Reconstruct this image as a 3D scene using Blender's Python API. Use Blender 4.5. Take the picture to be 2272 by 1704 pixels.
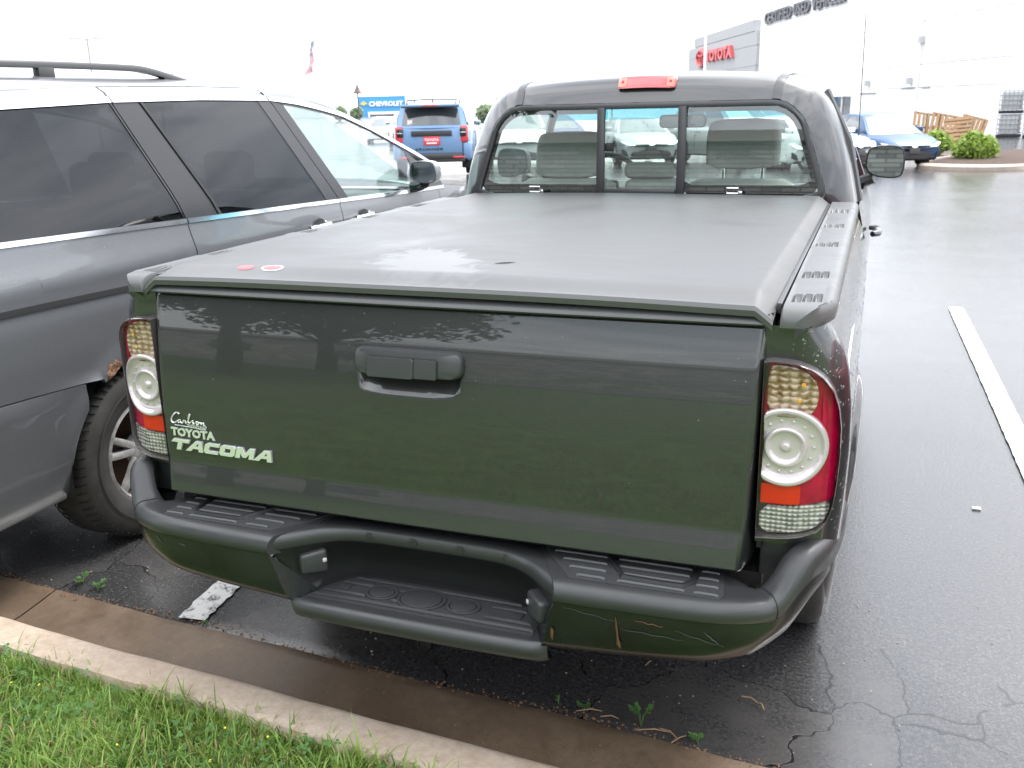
import bpy, bmesh, math, random
import numpy as np
from mathutils import Matrix, Vector
for o in list(bpy.data.objects): bpy.data.objects.remove(o)
SC = bpy.context.scene
COL = SC.collection
PI = math.pi
rnd = random.Random(7)

# ---------------------------------------------------------------- camera
cd = bpy.data.cameras.new('camera'); cam = bpy.data.objects.new('camera', cd); COL.objects.link(cam)
CAMR = Matrix.Rotation(.3659, 3, 'Z') @ Matrix.Rotation(PI/2-.2871, 3, 'X') @ Matrix.Rotation(-.0246, 3, 'Z')
cam.matrix_world = Matrix.Translation((.911, -1.842, 1.579)) @ CAMR.to_4x4()
cd.sensor_width = 36; cd.lens = 33.26; cd.clip_end = 3000; cd.clip_start = .05
cd.dof.use_dof = True; cd.dof.focus_distance = 2.5; cd.dof.aperture_fstop = 9.0
SC.camera = cam

# ---------------------------------------------------------------- sky, sun, exposure
SUN_EL, SUN_ROT = math.radians(55), math.radians(35)
w = bpy.data.worlds.new('World'); SC.world = w; w.use_nodes = True
nt = w.node_tree; nt.nodes.clear()
N = nt.nodes.new; K = nt.links.new
sky = N('ShaderNodeTexSky'); sky.sky_type = 'NISHITA'; sky.sun_disc = False
sky.sun_elevation = SUN_EL; sky.sun_rotation = SUN_ROT; sky.dust_density = 2.5; sky.air_density = 1.0
bg1 = N('ShaderNodeBackground'); bg1.inputs[1].default_value = .10; K(sky.outputs[0], bg1.inputs[0])
tc = N('ShaderNodeTexCoord'); mp = N('ShaderNodeMapping'); mp.inputs['Scale'].default_value = (1, 1, 3.2)
K(tc.outputs['Generated'], mp.inputs[0])
nz = N('ShaderNodeTexNoise'); nz.inputs['Scale'].default_value = 2.6; nz.inputs['Detail'].default_value = 7
nz.inputs['Roughness'].default_value = .55; nz.inputs['Distortion'].default_value = .5
K(mp.outputs[0], nz.inputs['Vector'])
cr = N('ShaderNodeValToRGB'); e = cr.color_ramp.elements
e[0].position = .36; e[0].color = (.42, .46, .52, 1); e[1].position = .58; e[1].color = (.98, .98, 1.0, 1)
K(nz.outputs['Fac'], cr.inputs[0])
bg2 = N('ShaderNodeBackground'); K(cr.outputs[0], bg2.inputs[0])
# overcast sky: horizon about a third as bright as the zenith, the same all round
sx_ = N('ShaderNodeSeparateXYZ'); K(tc.outputs['Generated'], sx_.inputs[0])
mz = N('ShaderNodeMath'); mz.operation = 'MAXIMUM'; mz.inputs[1].default_value = 0; K(sx_.outputs[2], mz.inputs[0])
mg = N('ShaderNodeMath'); mg.operation = 'MULTIPLY_ADD'; mg.inputs[1].default_value = .58; mg.inputs[2].default_value = .70; K(mz.outputs[0], mg.inputs[0]); K(mg.outputs[0], bg2.inputs[1])
mx = N('ShaderNodeMixShader'); mx.inputs[0].default_value = .86
K(bg1.outputs[0], mx.inputs[1]); K(bg2.outputs[0], mx.inputs[2])
wo = N('ShaderNodeOutputWorld'); K(mx.outputs[0], wo.inputs[0])
sd = bpy.data.lights.new('sun', 'SUN'); sd.energy = .9; sd.angle = math.radians(25); sd.color = (1, .97, .92)
so = bpy.data.objects.new('sun', sd); COL.objects.link(so)
so.rotation_euler = (PI/2-SUN_EL, 0, PI-SUN_ROT)
vs = SC.view_settings; vs.view_transform = 'Standard'; vs.look = 'None'; vs.gamma = 1; vs.exposure = 2.2
vs.use_curve_mapping = False
SC.cycles.max_bounces = 10; SC.cycles.transparent_max_bounces = 24
SC.cycles.caustics_reflective = False; SC.cycles.caustics_refractive = False

# ---------------------------------------------------------------- materials
MATS = {}
def M(name, col, rough=.5, metal=0., coat=0., coatr=.03, spec=.5, bump=None, var=None, emit=None, rvar=None, tint=None):
    """bump=(scale,strength,dist) noise relief; var=(scale,amount,[detail]) colour variation; rvar=(scale,lo,hi) roughness variation"""
    m = bpy.data.materials.new(name); m.use_nodes = True; MATS[name] = m
    t = m.node_tree; p = t.nodes['Principled BSDF']
    p.inputs['Base Color'].default_value = (*col, 1); p.inputs['Roughness'].default_value = rough
    p.inputs['Metallic'].default_value = metal; p.inputs['Coat Weight'].default_value = coat
    p.inputs['Coat Roughness'].default_value = coatr; p.inputs['Specular IOR Level'].default_value = spec
    g = t.nodes.new('ShaderNodeNewGeometry')
    def noise(s, d=4, r=.6):
        n = t.nodes.new('ShaderNodeTexNoise'); n.inputs['Scale'].default_value = s; n.inputs['Detail'].default_value = d
        n.inputs['Roughness'].default_value = r; t.links.new(g.outputs['Position'], n.inputs['Vector']); return n
    if var:
        n = noise(var[0], var[2] if len(var) > 2 else 5, .65); r = t.nodes.new('ShaderNodeValToRGB'); el = r.color_ramp.elements
        a = var[1]; c2 = tint or col
        el[0].position = .3; el[1].position = .7
        el[0].color = (*[max(0, c*(1-a)) for c in col], 1); el[1].color = (*[min(1, c*(1+a)) for c in c2], 1)
        t.links.new(n.outputs['Fac'], r.inputs[0]); t.links.new(r.outputs[0], p.inputs['Base Color'])
    if rvar:
        n = noise(rvar[0], 3); q = t.nodes.new('ShaderNodeMapRange'); q.inputs[1].default_value = .35; q.inputs[2].default_value = .65
        q.inputs[3].default_value = rvar[1]; q.inputs[4].default_value = rvar[2]
        t.links.new(n.outputs['Fac'], q.inputs[0]); t.links.new(q.outputs[0], p.inputs['Roughness'])
    if bump:
        n = noise(bump[0], 3); b = t.nodes.new('ShaderNodeBump'); b.inputs['Strength'].default_value = bump[1]
        b.inputs['Distance'].default_value = bump[2] if len(bump) > 2 else .002
        t.links.new(n.outputs['Fac'], b.inputs['Height']); t.links.new(b.outputs[0], p.inputs['Normal'])
    if emit:
        p.inputs['Emission Color'].default_value = (*emit[0], 1); p.inputs['Emission Strength'].default_value = emit[1]
    return m
def glass(name, tint, f0=.045, gain=1., rough=0., drops=None):
    """thin pane: Schlick mix of tinted see-through and mirror reflection"""
    m = bpy.data.materials.new(name); m.use_nodes = True; MATS[name] = m
    t = m.node_tree; t.nodes.clear(); N = t.nodes.new; K = t.links.new
    lw = N('ShaderNodeLayerWeight'); lw.inputs['Blend'].default_value = .5
    pw = N('ShaderNodeMath'); pw.operation = 'POWER'; pw.inputs[1].default_value = 5; K(lw.outputs['Facing'], pw.inputs[0])
    ma = N('ShaderNodeMath'); ma.operation = 'MULTIPLY_ADD'; ma.inputs[1].default_value = (1-f0)*gain; ma.inputs[2].default_value = f0*2*gain
    ma.use_clamp = True; K(pw.outputs[0], ma.inputs[0])
    tr = N('ShaderNodeBsdfTransparent'); tr.inputs[0].default_value = (*tint, 1)
    gl = N('ShaderNodeBsdfGlossy'); gl.inputs['Roughness'].default_value = rough; gl.inputs[0].default_value = (.95, .97, 1, 1)
    mx = N('ShaderNodeMixShader'); K(ma.outputs[0], mx.inputs[0]); K(tr.outputs[0], mx.inputs[1]); K(gl.outputs[0], mx.inputs[2])
    o = N('ShaderNodeOutputMaterial'); K(mx.outputs[0], o.inputs[0]); return m
def wave_mix(name, c1, c2, scale, axis, rough=.15, coat=1, metal=0., bump=.5, thr=(.4, .6), noise=0., grid_x=0):
    """ribbed lens: two colours in bands along one axis plus relief"""
    m = M(name, c1, rough, metal, coat); t = m.node_tree; p = t.nodes['Principled BSDF']; N = t.nodes.new; K = t.links.new
    g = N('ShaderNodeNewGeometry'); wv = N('ShaderNodeTexWave'); wv.bands_direction = axis; wv.inputs['Scale'].default_value = scale
    wv.inputs['Distortion'].default_value = noise; wv.inputs['Detail'].default_value = 2; wv.inputs['Detail Scale'].default_value = 3
    K(g.outputs['Position'], wv.inputs['Vector'])
    nz = N('ShaderNodeTexNoise'); nz.inputs['Scale'].default_value = 60; K(g.outputs['Position'], nz.inputs['Vector'])
    ad = N('ShaderNodeMath'); ad.operation = 'MULTIPLY_ADD'; ad.inputs[1].default_value = .6; K(wv.outputs['Fac'], ad.inputs[0])
    K(nz.outputs['Fac'], ad.inputs[2])
    r = N('ShaderNodeValToRGB'); r.color_ramp.elements[0].position = thr[0]; r.color_ramp.elements[1].position = thr[1]
    r.color_ramp.elements[0].color = (*c1, 1); r.color_ramp.elements[1].color = (*c2, 1)
    K(ad.outputs[0], r.inputs[0]); K(r.outputs[0], p.inputs['Base Color'])
    if grid_x:
        w2 = N('ShaderNodeTexWave'); w2.bands_direction = 'X'; w2.inputs['Scale'].default_value = grid_x; w2.inputs['Distortion'].default_value = noise; K(g.outputs['Position'], w2.inputs['Vector'])
        mu = N('ShaderNodeMath'); mu.operation = 'MULTIPLY'; K(wv.outputs['Fac'], mu.inputs[0]); K(w2.outputs['Fac'], mu.inputs[1]); K(mu.outputs[0], ad.inputs[0])
    b = N('ShaderNodeBump'); b.inputs['Strength'].default_value = bump; b.inputs['Distance'].default_value = .003
    K(wv.outputs['Fac'], b.inputs['Height']); K(b.outputs[0], p.inputs['Normal'])
    return m

M('paint', (.027, .028, .029), .38, .42, 1, .018, var=(900, .35, 2), rvar=(1.7, .36, .44))
M('paint_van', (.130, .134, .143), .36, .40, .8, .03, var=(600, .2, 2), bump=(3, .02, .002))
M('plastic', (.030, .031, .032), .38, bump=(420, .10, .0004), rvar=(9, .32, .46))
M('plastic_cap', (.072, .074, .075), .42, bump=(500, .12, .0004), rvar=(6, .36, .48))
M('plastic_trim', (.035, .036, .038), .36, bump=(500, .08, .0004))
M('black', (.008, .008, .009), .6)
M('black_gloss', (.012, .012, .013), .08)
M('rubber', (.014, .014, .014), .55, bump=(200, .1, .001))
M('chrome', (.82, .83, .85), .10, 1)
M('badge', (.70, .71, .70), .16, .6, .5)
M('steel', (.45, .45, .46), .35, 1)
M('alloy', (.50, .49, .47), .38, .7, .2, var=(25, .35), rvar=(14, .3, .55))
M('tyre', (.030, .028, .026), .7, bump=(120, .25, .001), var=(14, .4))
M('cloth', (.52, .51, .50), .9, bump=(600, .3, .001), var=(300, .15))
M('cloth_dark', (.05, .052, .055), .9)
M('dash', (.10, .105, .11), .6)
M('red_lens', (.33, .001, .034), .14, 0, .15, .05, spec=.25, var=(22, .3, 2), bump=(30, .1, .003))
M('red_reflector', (.55, .014, .004), .35, 0, .1, bump=(900, .5, .0004))
M('chmsl', (.36, .012, .014), .2, 0, 1, bump=(300, .2, .001))
M('orange_lens', (.48, .09, .03), .2, 0, 1)
wave_mix('amber_lens', (.15, .07, .025), (.48, .37, .29), 24, 'Z', thr=(.42, .95), noise=3.0, metal=.1, bump=.6, grid_x=16)
wave_mix('clear_lens', (.12, .12, .11), (.50, .50, .48), 34, 'Z', thr=(.42, .95), noise=1.0, metal=.1, bump=.6, grid_x=30)
M('amber', (.75, .36, .04), .2, 0, 1)
M('lens_silver', (.56, .52, .54), .14, .25, .4, bump=(90, .12, .002))
M('lens_clear_rim', (.07, .06, .06), .10, .1, .6)
M('mirror', (.26, .30, .30), .02, 1)
glass('glass_truck', (.66, .76, .71), f0=.055)
glass('glass_front', (.80, .88, .84), f0=.02, gain=.8)
glass('glass_blue', (.16, .52, .68), f0=.02, gain=.6)
glass('glass_privacy', (.022, .022, .025), f0=.028, gain=.75)
glass('glass_door', (.72, .82, .79), f0=.045, gain=1.)
glass('water', (.80, .82, .83), f0=.06, gain=.9)
M('glass_far', (.045, .055, .06), .04, 0, 0, spec=1.0)
M('glass_far_skylit', (.16, .18, .19), .06, 0, 0, spec=.6)  # pale base puts the sky's reflection into far windscreens
M('rust', (.040, .034, .031), .85, bump=(150, 1, .004), var=(70, .6), tint=(.17, .085, .040))
M('rust_stain', (.075, .034, .010), .7)
M('scratch', (.026, .027, .024), .6)
M('sticker_red', (.70, .06, .07), .4)
M('sticker_white', (.75, .72, .70), .4)

# ---------------------------------------------------------------- mesh helpers
def ob(name, V, F, mat, parent=None, smooth=True, angle=40, mats=None, fm=None):
    me = bpy.data.meshes.new(name); me.from_pydata([tuple(v) for v in V], [], [tuple(f) for f in F])
    o = bpy.data.objects.new(name, me); COL.objects.link(o)
    for m in ([mat] + (mats or [])): me.materials.append(MATS[m] if isinstance(m, str) else m)
    if fm is not None: me.polygons.foreach_set('material_index', fm)
    if smooth:
        me.shade_smooth()
        if angle: me.set_sharp_from_angle(angle=math.radians(angle))
    me.update()
    if parent is not None:
        o.parent = parent
        if parent.get('_shift'): o.location = [-c for c in parent['_shift']]
    return o
def tag(o, label=None, cat=None, group=None, kind=None):
    if label: o['label'] = label
    if cat: o['category'] = cat
    if group: o['group'] = group
    if kind: o['kind'] = kind
    return o
def empty(name, loc=(0, 0, 0), rz=0, label=None, cat=None, group=None):
    o = bpy.data.objects.new(name, None); COL.objects.link(o); o.location = loc; o.rotation_euler = (0, 0, rz)
    o.empty_display_size = .2
    return tag(o, label, cat, group)
def cat(*parts):
    V = []; F = []
    for v, f in parts:
        n = len(V); V += [tuple(p) for p in v]; F += [tuple(i+n for i in q) for q in f]
    return V, F
def grid(f, nu, nv, cu=False, flip=False):
    """surface from f(u,v), u,v in 0..1"""
    V = []; F = []
    for i in range(nu if cu else nu+1):
        for j in range(nv+1): V.append(f(i/nu, j/nv))
    s = nv+1; n = nu if cu else nu+1
    for i in range(nu):
        a = i; b = (i+1) % n
        for j in range(nv):
            q = (a*s+j, b*s+j, b*s+j+1, a*s+j+1)
            F.append(q[::-1] if flip else q)
    return V, F
def rows(R, closed=False, flip=False, cap0=False, cap1=False):
    """loft through lists of points"""
    n = len(R[0]); V = [p for r in R for p in r]; F = []
    for i in range(len(R)-1):
        for j in range(n if closed else n-1):
            k = (j+1) % n; q = (i*n+j, i*n+k, (i+1)*n+k, (i+1)*n+j); F.append(q[::-1] if flip else q)
    if cap0: F.append(tuple(range(n)) if flip else tuple(range(n))[::-1])
    if cap1:
        b = (len(R)-1)*n; F.append(tuple(range(b, b+n))[::-1] if flip else tuple(range(b, b+n)))
    return V, F
def box(c, s, bev=0., seg=2, rot=None):
    bm = bmesh.new(); bmesh.ops.create_cube(bm, size=1)
    for v in bm.verts: v.co = Vector((v.co.x*s[0], v.co.y*s[1], v.co.z*s[2]))
    if bev: bmesh.ops.bevel(bm, geom=bm.edges[:], offset=bev, segments=seg, profile=.5, affect='EDGES')
    m = rot or Matrix.Identity(3); c = Vector(c)
    V = [tuple(m @ v.co + c) for v in bm.verts]; bm.verts.index_update()
    F = [tuple(v.index for v in f.verts) for f in bm.faces]; bm.free(); return V, F
def tube(path, r, n=8, caps=True, closed=False):
    P = [Vector(p) for p in path]; R = []
    m = len(P); up = None
    for i, p in enumerate(P):
        a = P[(i-1) % m] if (i > 0 or closed) else p; b = P[(i+1) % m] if (i < m-1 or closed) else p
        t = (b-a).normalized()
        if up is None: up = Vector((0, 0, 1)) if abs(t.z) < .9 else Vector((1, 0, 0))
        s = t.cross(up).normalized(); up = s.cross(t).normalized()
        rr = r[i] if isinstance(r, (list, tuple)) else r
        R.append([tuple(p + s*rr*math.cos(2*PI*k/n) + up*rr*math.sin(2*PI*k/n)) for k in range(n)])
    if closed: R.append(R[0])
    return rows(R, True, cap0=caps and not closed, cap1=caps and not closed)
def lathe(prof, n=32, fn=None):
    """prof list of (r,h) round axis; fn maps (a,b,h)->xyz"""
    fn = fn or (lambda a, b, h: (a, b, h))
    R = [[fn(r*math.cos(2*PI*k/n), r*math.sin(2*PI*k/n), h) for k in range(n)] for r, h in prof]
    return rows(R, True)
def prism(poly, d0, d1, fn, caps=True):
    """polygon (a,b) extruded d0..d1, fn(a,b,d)->xyz"""
    n = len(poly); V = [fn(a, b, d0) for a, b in poly]+[fn(a, b, d1) for a, b in poly]
    F = [(i, (i+1) % n, n+(i+1) % n, n+i) for i in range(n)]
    if caps: F += [tuple(range(n))[::-1], tuple(range(n, 2*n))]
    return V, F
def dome(poly, fn, steps=((1, 0), (1, 1), (.5, 1), (0, 1))):
    """star polygon filled with rings shrunk to its centroid; steps = (scale, level); fn(a,b,level)->xyz"""
    ca = sum(p[0] for p in poly)/len(poly); cb = sum(p[1] for p in poly)/len(poly)
    R = [[fn(ca+(a-ca)*s, cb+(b-cb)*s, l) for a, b in poly] for s, l in steps if s > 0]
    V, F = rows(R, True)
    if steps[-1][0] == 0:
        V.append(fn(ca, cb, steps[-1][1])); c = len(V)-1; n = len(poly); b = (len(R)-1)*n
        F += [(b+i, b+(i+1) % n, c) for i in range(n)]
    return V, F
def chaikin(P, it=2, closed=True):
    P = [tuple(p) for p in P]
    for _ in range(it):
        Q = [] if closed else [P[0]]
        n = len(P)
        for i in range(n if closed else n-1):
            a = P[i]; b = P[(i+1) % n]
            Q.append(tuple(x*.75+y*.25 for x, y in zip(a, b))); Q.append(tuple(x*.25+y*.75 for x, y in zip(a, b)))
        if not closed: Q.append(P[-1])
        P = Q
    return P
def interp(x, T):
    if x <= T[0][0]: return T[0][1]
    for (a, b), (c, d) in zip(T, T[1:]):
        if x <= c: return b+(d-b)*(x-a)/(c-a)
    return T[-1][1]
def sstep(x, a, b):
    t = min(max((x-a)/(b-a), 0), 1); return t*t*(3-2*t)
def mirx(vf):
    return [(-x, y, z) for x, y, z in vf[0]], [f[::-1] for f in vf[1]]
def clip(poly, ax, val, keep_gt):
    out = []
    for i in range(len(poly)):
        a = poly[i]; b = poly[(i+1) % len(poly)]
        ia = (a[ax] > val) == keep_gt; ib = (b[ax] > val) == keep_gt
        if ia: out.append(a)
        if ia != ib:
            t = (val-a[ax])/(b[ax]-a[ax]); out.append(tuple(x+(y-x)*t for x, y in zip(a, b)))
    return out
def resample(poly, n):
    L = [0]; m = len(poly)
    for i in range(m): L.append(L[-1]+math.dist(poly[i], poly[(i+1) % m]))
    out = []; k = 0
    for i in range(n):
        d = L[-1]*i/n
        while L[k+1] < d: k += 1
        t = (d-L[k])/max(L[k+1]-L[k], 1e-9); a = poly[k]; b = poly[(k+1) % m]
        out.append(tuple(x+(y-x)*t for x, y in zip(a, b)))
    return out
def rrect(x0, x1, y0, y1, r, n=4):
    P = []
    for cx, cy, a in ((x1-r, y1-r, 0), (x0+r, y1-r, 90), (x0+r, y0+r, 180), (x1-r, y0+r, 270)):
        for k in range(n+1):
            t = math.radians(a+90*k/n); P.append((cx+r*math.cos(t), cy+r*math.sin(t)))
    return P
def polar(poly, c, n, off=0.):
    """sample closed polygon at n equal angles round c"""
    out = []
    for k in range(n):
        a = 2*PI*(k+.5)/n; dx, dy = math.cos(a), math.sin(a); best = None
        for i in range(len(poly)):
            x1, y1 = poly[i][0]-c[0], poly[i][1]-c[1]; x2, y2 = poly[(i+1) % len(poly)][0]-c[0], poly[(i+1) % len(poly)][1]-c[1]
            ex, ey = x2-x1, y2-y1; den = dx*ey-dy*ex
            if abs(den) < 1e-12: continue
            t = (x1*ey-y1*ex)/den; s = (x1*dy-y1*dx)/den
            if t > 0 and -1e-6 <= s <= 1+1e-6: best = t if best is None else min(best, t)
        best = (best or .1)+off
        out.append((c[0]+dx*best, c[1]+dy*best))
    return out
def text(s, size, fn, depth=.004, bold=0., sx=1., shear=0., sp=1., align='LEFT', res=2):
    """lettering as solid letters; fn(a,b,d)->xyz, a along the line, b up, d out of the face"""
    cu = bpy.data.curves.new('t', 'FONT'); cu.body = s; cu.size = size; cu.extrude = depth/2; cu.offset = bold
    cu.shear = shear; cu.space_character = sp; cu.align_x = align; cu.resolution_u = res; cu.fill_mode = 'BOTH'
    t = bpy.data.objects.new('t', cu); COL.objects.link(t)
    dg = bpy.context.evaluated_depsgraph_get(); me = bpy.data.meshes.new_from_object(t.evaluated_get(dg))
    V = [fn(v.co.x*sx, v.co.y, v.co.z+depth/2) for v in me.vertices]; F = [tuple(p.vertices) for p in me.polygons]
    bpy.data.objects.remove(t); bpy.data.curves.remove(cu); bpy.data.meshes.remove(me)
    return V, F
def drops(fn, n, rmin, rmax, seed=1, flat=.5, region=None, sgn=1):
    """rain drops as small domes on the surface fn(u,v)->xyz; region(u,v)->bool"""
    r = random.Random(seed); V = []; F = []
    while n > 0:
        u, v = r.random()*.98+.01, r.random()*.98+.01
        n -= 1
        if region and not region(u, v, r): continue
        p = Vector(fn(u, v)); a = (Vector(fn(min(u+.004, 1), v))-p); b = (Vector(fn(u, min(v+.004, 1)))-p)
        nn = a.cross(b)*sgn
        if nn.length < 1e-12: continue
        nn.normalize(); a.normalize(); b = nn.cross(a)
        rad = rmin+(rmax-rmin)*r.random()**2.2; k = 7; st = len(V); el = 1+.5*r.random()
        for s, h in ((1, 0.0), (.75, .55), (.3, .95)):
            for i in range(k):
                t = 2*PI*i/k; V.append(tuple(p+a*rad*s*math.cos(t)+b*rad*s*el*math.sin(t)+nn*(rad*flat*h)))
        for q in (0, 1):
            for i in range(k): F.append((st+q*k+i, st+q*k+(i+1) % k, st+(q+1)*k+(i+1) % k, st+(q+1)*k+i))
        F.append(tuple(st+2*k+i for i in range(k)))
    return V, F
def ground_z(x, y):
    s = sstep(y, 4, 16)
    return s*(-.0175*min(max(x, -12), 12)-.0124*min(y, 75))
M('plastic_tread', (.034, .035, .037), .50, bump=(260, .6, .001))
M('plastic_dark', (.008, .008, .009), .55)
SIPES = []
M('pillar_film', (.014, .014, .016), .30, 0, .2, .15, spec=.35)
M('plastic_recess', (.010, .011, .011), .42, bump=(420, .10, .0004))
glass('lens_cover', (.97, .95, .95), f0=.014, gain=.8)
glass('film_dark', (.28, .28, .29), f0=.02, gain=.3)
M('lamp_back', (.05, .045, .045), .3)
# ================================================================ SETTING
def nodes_of(name, rough=.5):
    m = bpy.data.materials.new(name); m.use_nodes = True; MATS[name] = m
    t = m.node_tree; return m, t, t.nodes['Principled BSDF'], t.nodes.new, t.links.new
def math_node(N, K, op, a, b=None, c=None, clamp=False):
    n = N('ShaderNodeMath'); n.operation = op; n.use_clamp = clamp
    for i, v in enumerate((a, b, c)):
        if v is None: continue
        if isinstance(v, (int, float)): n.inputs[i].default_value = v
        else: K(v, n.inputs[i])
    return n.outputs[0]
def ramp(N, K, fac, pts):
    r = N('ShaderNodeValToRGB'); el = r.color_ramp.elements
    while len(el) < len(pts): el.new(.5)
    for q, (p, c) in zip(el, pts): q.position = p; q.color = (*c, 1) if len(c) == 3 else c
    K(fac, r.inputs[0]); return r.outputs[0]
def tex_noise(N, K, vec, s, d=4, r=.6, dist=0.):
    n = N('ShaderNodeTexNoise'); n.inputs['Scale'].default_value = s; n.inputs['Detail'].default_value = d
    n.inputs['Roughness'].default_value = r; n.inputs['Distortion'].default_value = dist; K(vec, n.inputs['Vector']); return n.outputs['Fac']
# --- wet asphalt
m, t, p, N, K = nodes_of('asphalt')
g = N('ShaderNodeNewGeometry'); pos = g.outputs['Position']
xyz = N('ShaderNodeSeparateXYZ'); K(pos, xyz.inputs[0])
agg = tex_noise(N, K, pos, 95, 4, .75); fine = tex_noise(N, K, pos, 420, 2); big = tex_noise(N, K, pos, 1.1, 5, .6); mid = tex_noise(N, K, pos, 7, 5, .65)
# distance from the gutter edge, wobbling
de = math_node(N, K, 'MULTIPLY_ADD', xyz.outputs[0], .06, xyz.outputs[1])
de = math_node(N, K, 'MULTIPLY_ADD', tex_noise(N, K, pos, 2.2, 4), -.9, de)
near = math_node(N, K, 'SUBTRACT', 1.0, math_node(N, K, 'MULTIPLY_ADD', de, 2.4, -.15, True), None, True)   # 1 = broken edge zone
wob = N('ShaderNodeVectorMath'); wob.operation = 'MULTIPLY_ADD'
nzv = N('ShaderNodeTexNoise'); nzv.inputs['Scale'].default_value = 5; nzv.inputs['Detail'].default_value = 4; K(pos, nzv.inputs['Vector'])
K(nzv.outputs['Color'], wob.inputs[0]); wob.inputs[1].default_value = (.22, .22, 0); K(pos, wob.inputs[2])
def voro(s):
    v = N('ShaderNodeTexVoronoi'); v.feature = 'DISTANCE_TO_EDGE'; v.inputs['Scale'].default_value = s; K(wob.outputs[0], v.inputs['Vector']); return v
v1 = voro(2.6); vc = N('ShaderNodeTexVoronoi'); vc.inputs['Scale'].default_value = 2.6; K(wob.outputs[0], vc.inputs['Vector'])
cw = math_node(N, K, 'MULTIPLY_ADD', mid, .030, -.008)
crk = math_node(N, K, 'LESS_THAN', v1.outputs['Distance'], cw)
crk = math_node(N, K, 'MULTIPLY', crk, math_node(N, K, 'GREATER_THAN', near, .25))
v2 = voro(.22); crk2 = math_node(N, K, 'LESS_THAN', v2.outputs['Distance'], math_node(N, K, 'MULTIPLY_ADD', big, .011, -.0035))
crk2 = math_node(N, K, 'MULTIPLY', crk2, math_node(N, K, 'GREATER_THAN', xyz.outputs[1], 6.0))
anyc = math_node(N, K, 'MAXIMUM', crk, crk2)
basec = ramp(N, K, agg, [(.25, (.012, .012, .013)), (.50, (.036, .036, .037)), (.68, (.075, .074, .073)), (.80, (.22, .21, .20))])
# lighter dried slabs inside the broken edge
sl = N('ShaderNodeSeparateColor'); K(vc.outputs['Color'], sl.inputs[0])
slab = math_node(N, K, 'MULTIPLY', math_node(N, K, 'GREATER_THAN', sl.outputs[0], .55), near)
slab = math_node(N, K, 'MULTIPLY', slab, math_node(N, K, 'MULTIPLY_ADD', mid, 2.4, -.7, True))
mixs = N('ShaderNodeMix'); mixs.data_type = 'RGBA'; K(slab, mixs.inputs[0]); K(basec, mixs.inputs[6]); mixs.inputs[7].default_value = (.058, .055, .053, 1)
dark = N('ShaderNodeMix'); dark.data_type = 'RGBA'; K(anyc, dark.inputs[0]); K(mixs.outputs[2], dark.inputs[6]); dark.inputs[7].default_value = (.006, .0055, .005, 1)
K(dark.outputs[2], p.inputs['Base Color'])
wet = ramp(N, K, big, [(.35, (.10,)*3), (.65, (.20,)*3)])
rg = math_node(N, K, 'MULTIPLY_ADD', slab, .08, wet); K(rg, p.inputs['Roughness'])
p.inputs['Specular IOR Level'].default_value = .8
h = math_node(N, K, 'MULTIPLY_ADD', agg, .75, math_node(N, K, 'MULTIPLY', fine, .3))
h = math_node(N, K, 'MULTIPLY_ADD', mid, .25, h)
h = math_node(N, K, 'MULTIPLY_ADD', anyc, -1.6, h)
smooth = math_node(N, K, 'MULTIPLY_ADD', near, -.45, .8)
bp_ = N('ShaderNodeBump'); K(smooth, bp_.inputs['Strength']); bp_.inputs['Distance'].default_value = .0017; K(h, bp_.inputs['Height']); K(bp_.outputs[0], p.inputs['Normal'])
# --- concrete of kerb and gutter
def concrete(name, c0, c1, c2, stain, rough=(.55, .8), sp=.5):
    m, t, p, N, K = nodes_of(name); g = N('ShaderNodeNewGeometry'); pos = g.outputs['Position']
    a = tex_noise(N, K, pos, 260, 3, .7); b = tex_noise(N, K, pos, 3.0, 6, .65, .4); c = tex_noise(N, K, pos, 40, 5, .7)
    col = ramp(N, K, a, [(.25, c0), (.5, c1), (.74, c1), (.84, c2)])
    mx = N('ShaderNodeMix'); mx.data_type = 'RGBA'; K(math_node(N, K, 'MULTIPLY_ADD', b, 2.6, -.85, True), mx.inputs[0]); K(col, mx.inputs[6])
    mx.inputs[7].default_value = (*stain, 1)
    m2 = N('ShaderNodeMix'); m2.data_type = 'RGBA'; m2.blend_type = 'MULTIPLY'; m2.inputs[0].default_value = .55; K(mx.outputs[2], m2.inputs[6])
    K(ramp(N, K, c, [(.3, (.55,)*3), (.65, (1.,)*3)]), m2.inputs[7]); K(m2.outputs[2], p.inputs['Base Color'])
    K(ramp(N, K, b, [(.35, (rough[1],)*3), (.65, (rough[0],)*3)]), p.inputs['Roughness'])
    hh = math_node(N, K, 'MULTIPLY_ADD', c, .6, a); bb = N('ShaderNodeBump'); bb.inputs['Strength'].default_value = .35; bb.inputs['Distance'].default_value = .003
    K(hh, bb.inputs['Height']); K(bb.outputs[0], p.inputs['Normal']); p.inputs['Specular IOR Level'].default_value = sp
concrete('gutter', (.10, .070, .046), (.19, .135, .090), (.38, .32, .26), (.088, .060, .039), (.36, .62))
concrete('kerb', (.40, .33, .26), (.50, .415, .335), (.60, .52, .44), (.38, .29, .21), (.75, .9))
concrete('kerb_far', (.30, .26, .22), (.38, .33, .28), (.46, .40, .34), (.28, .22, .18))
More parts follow.
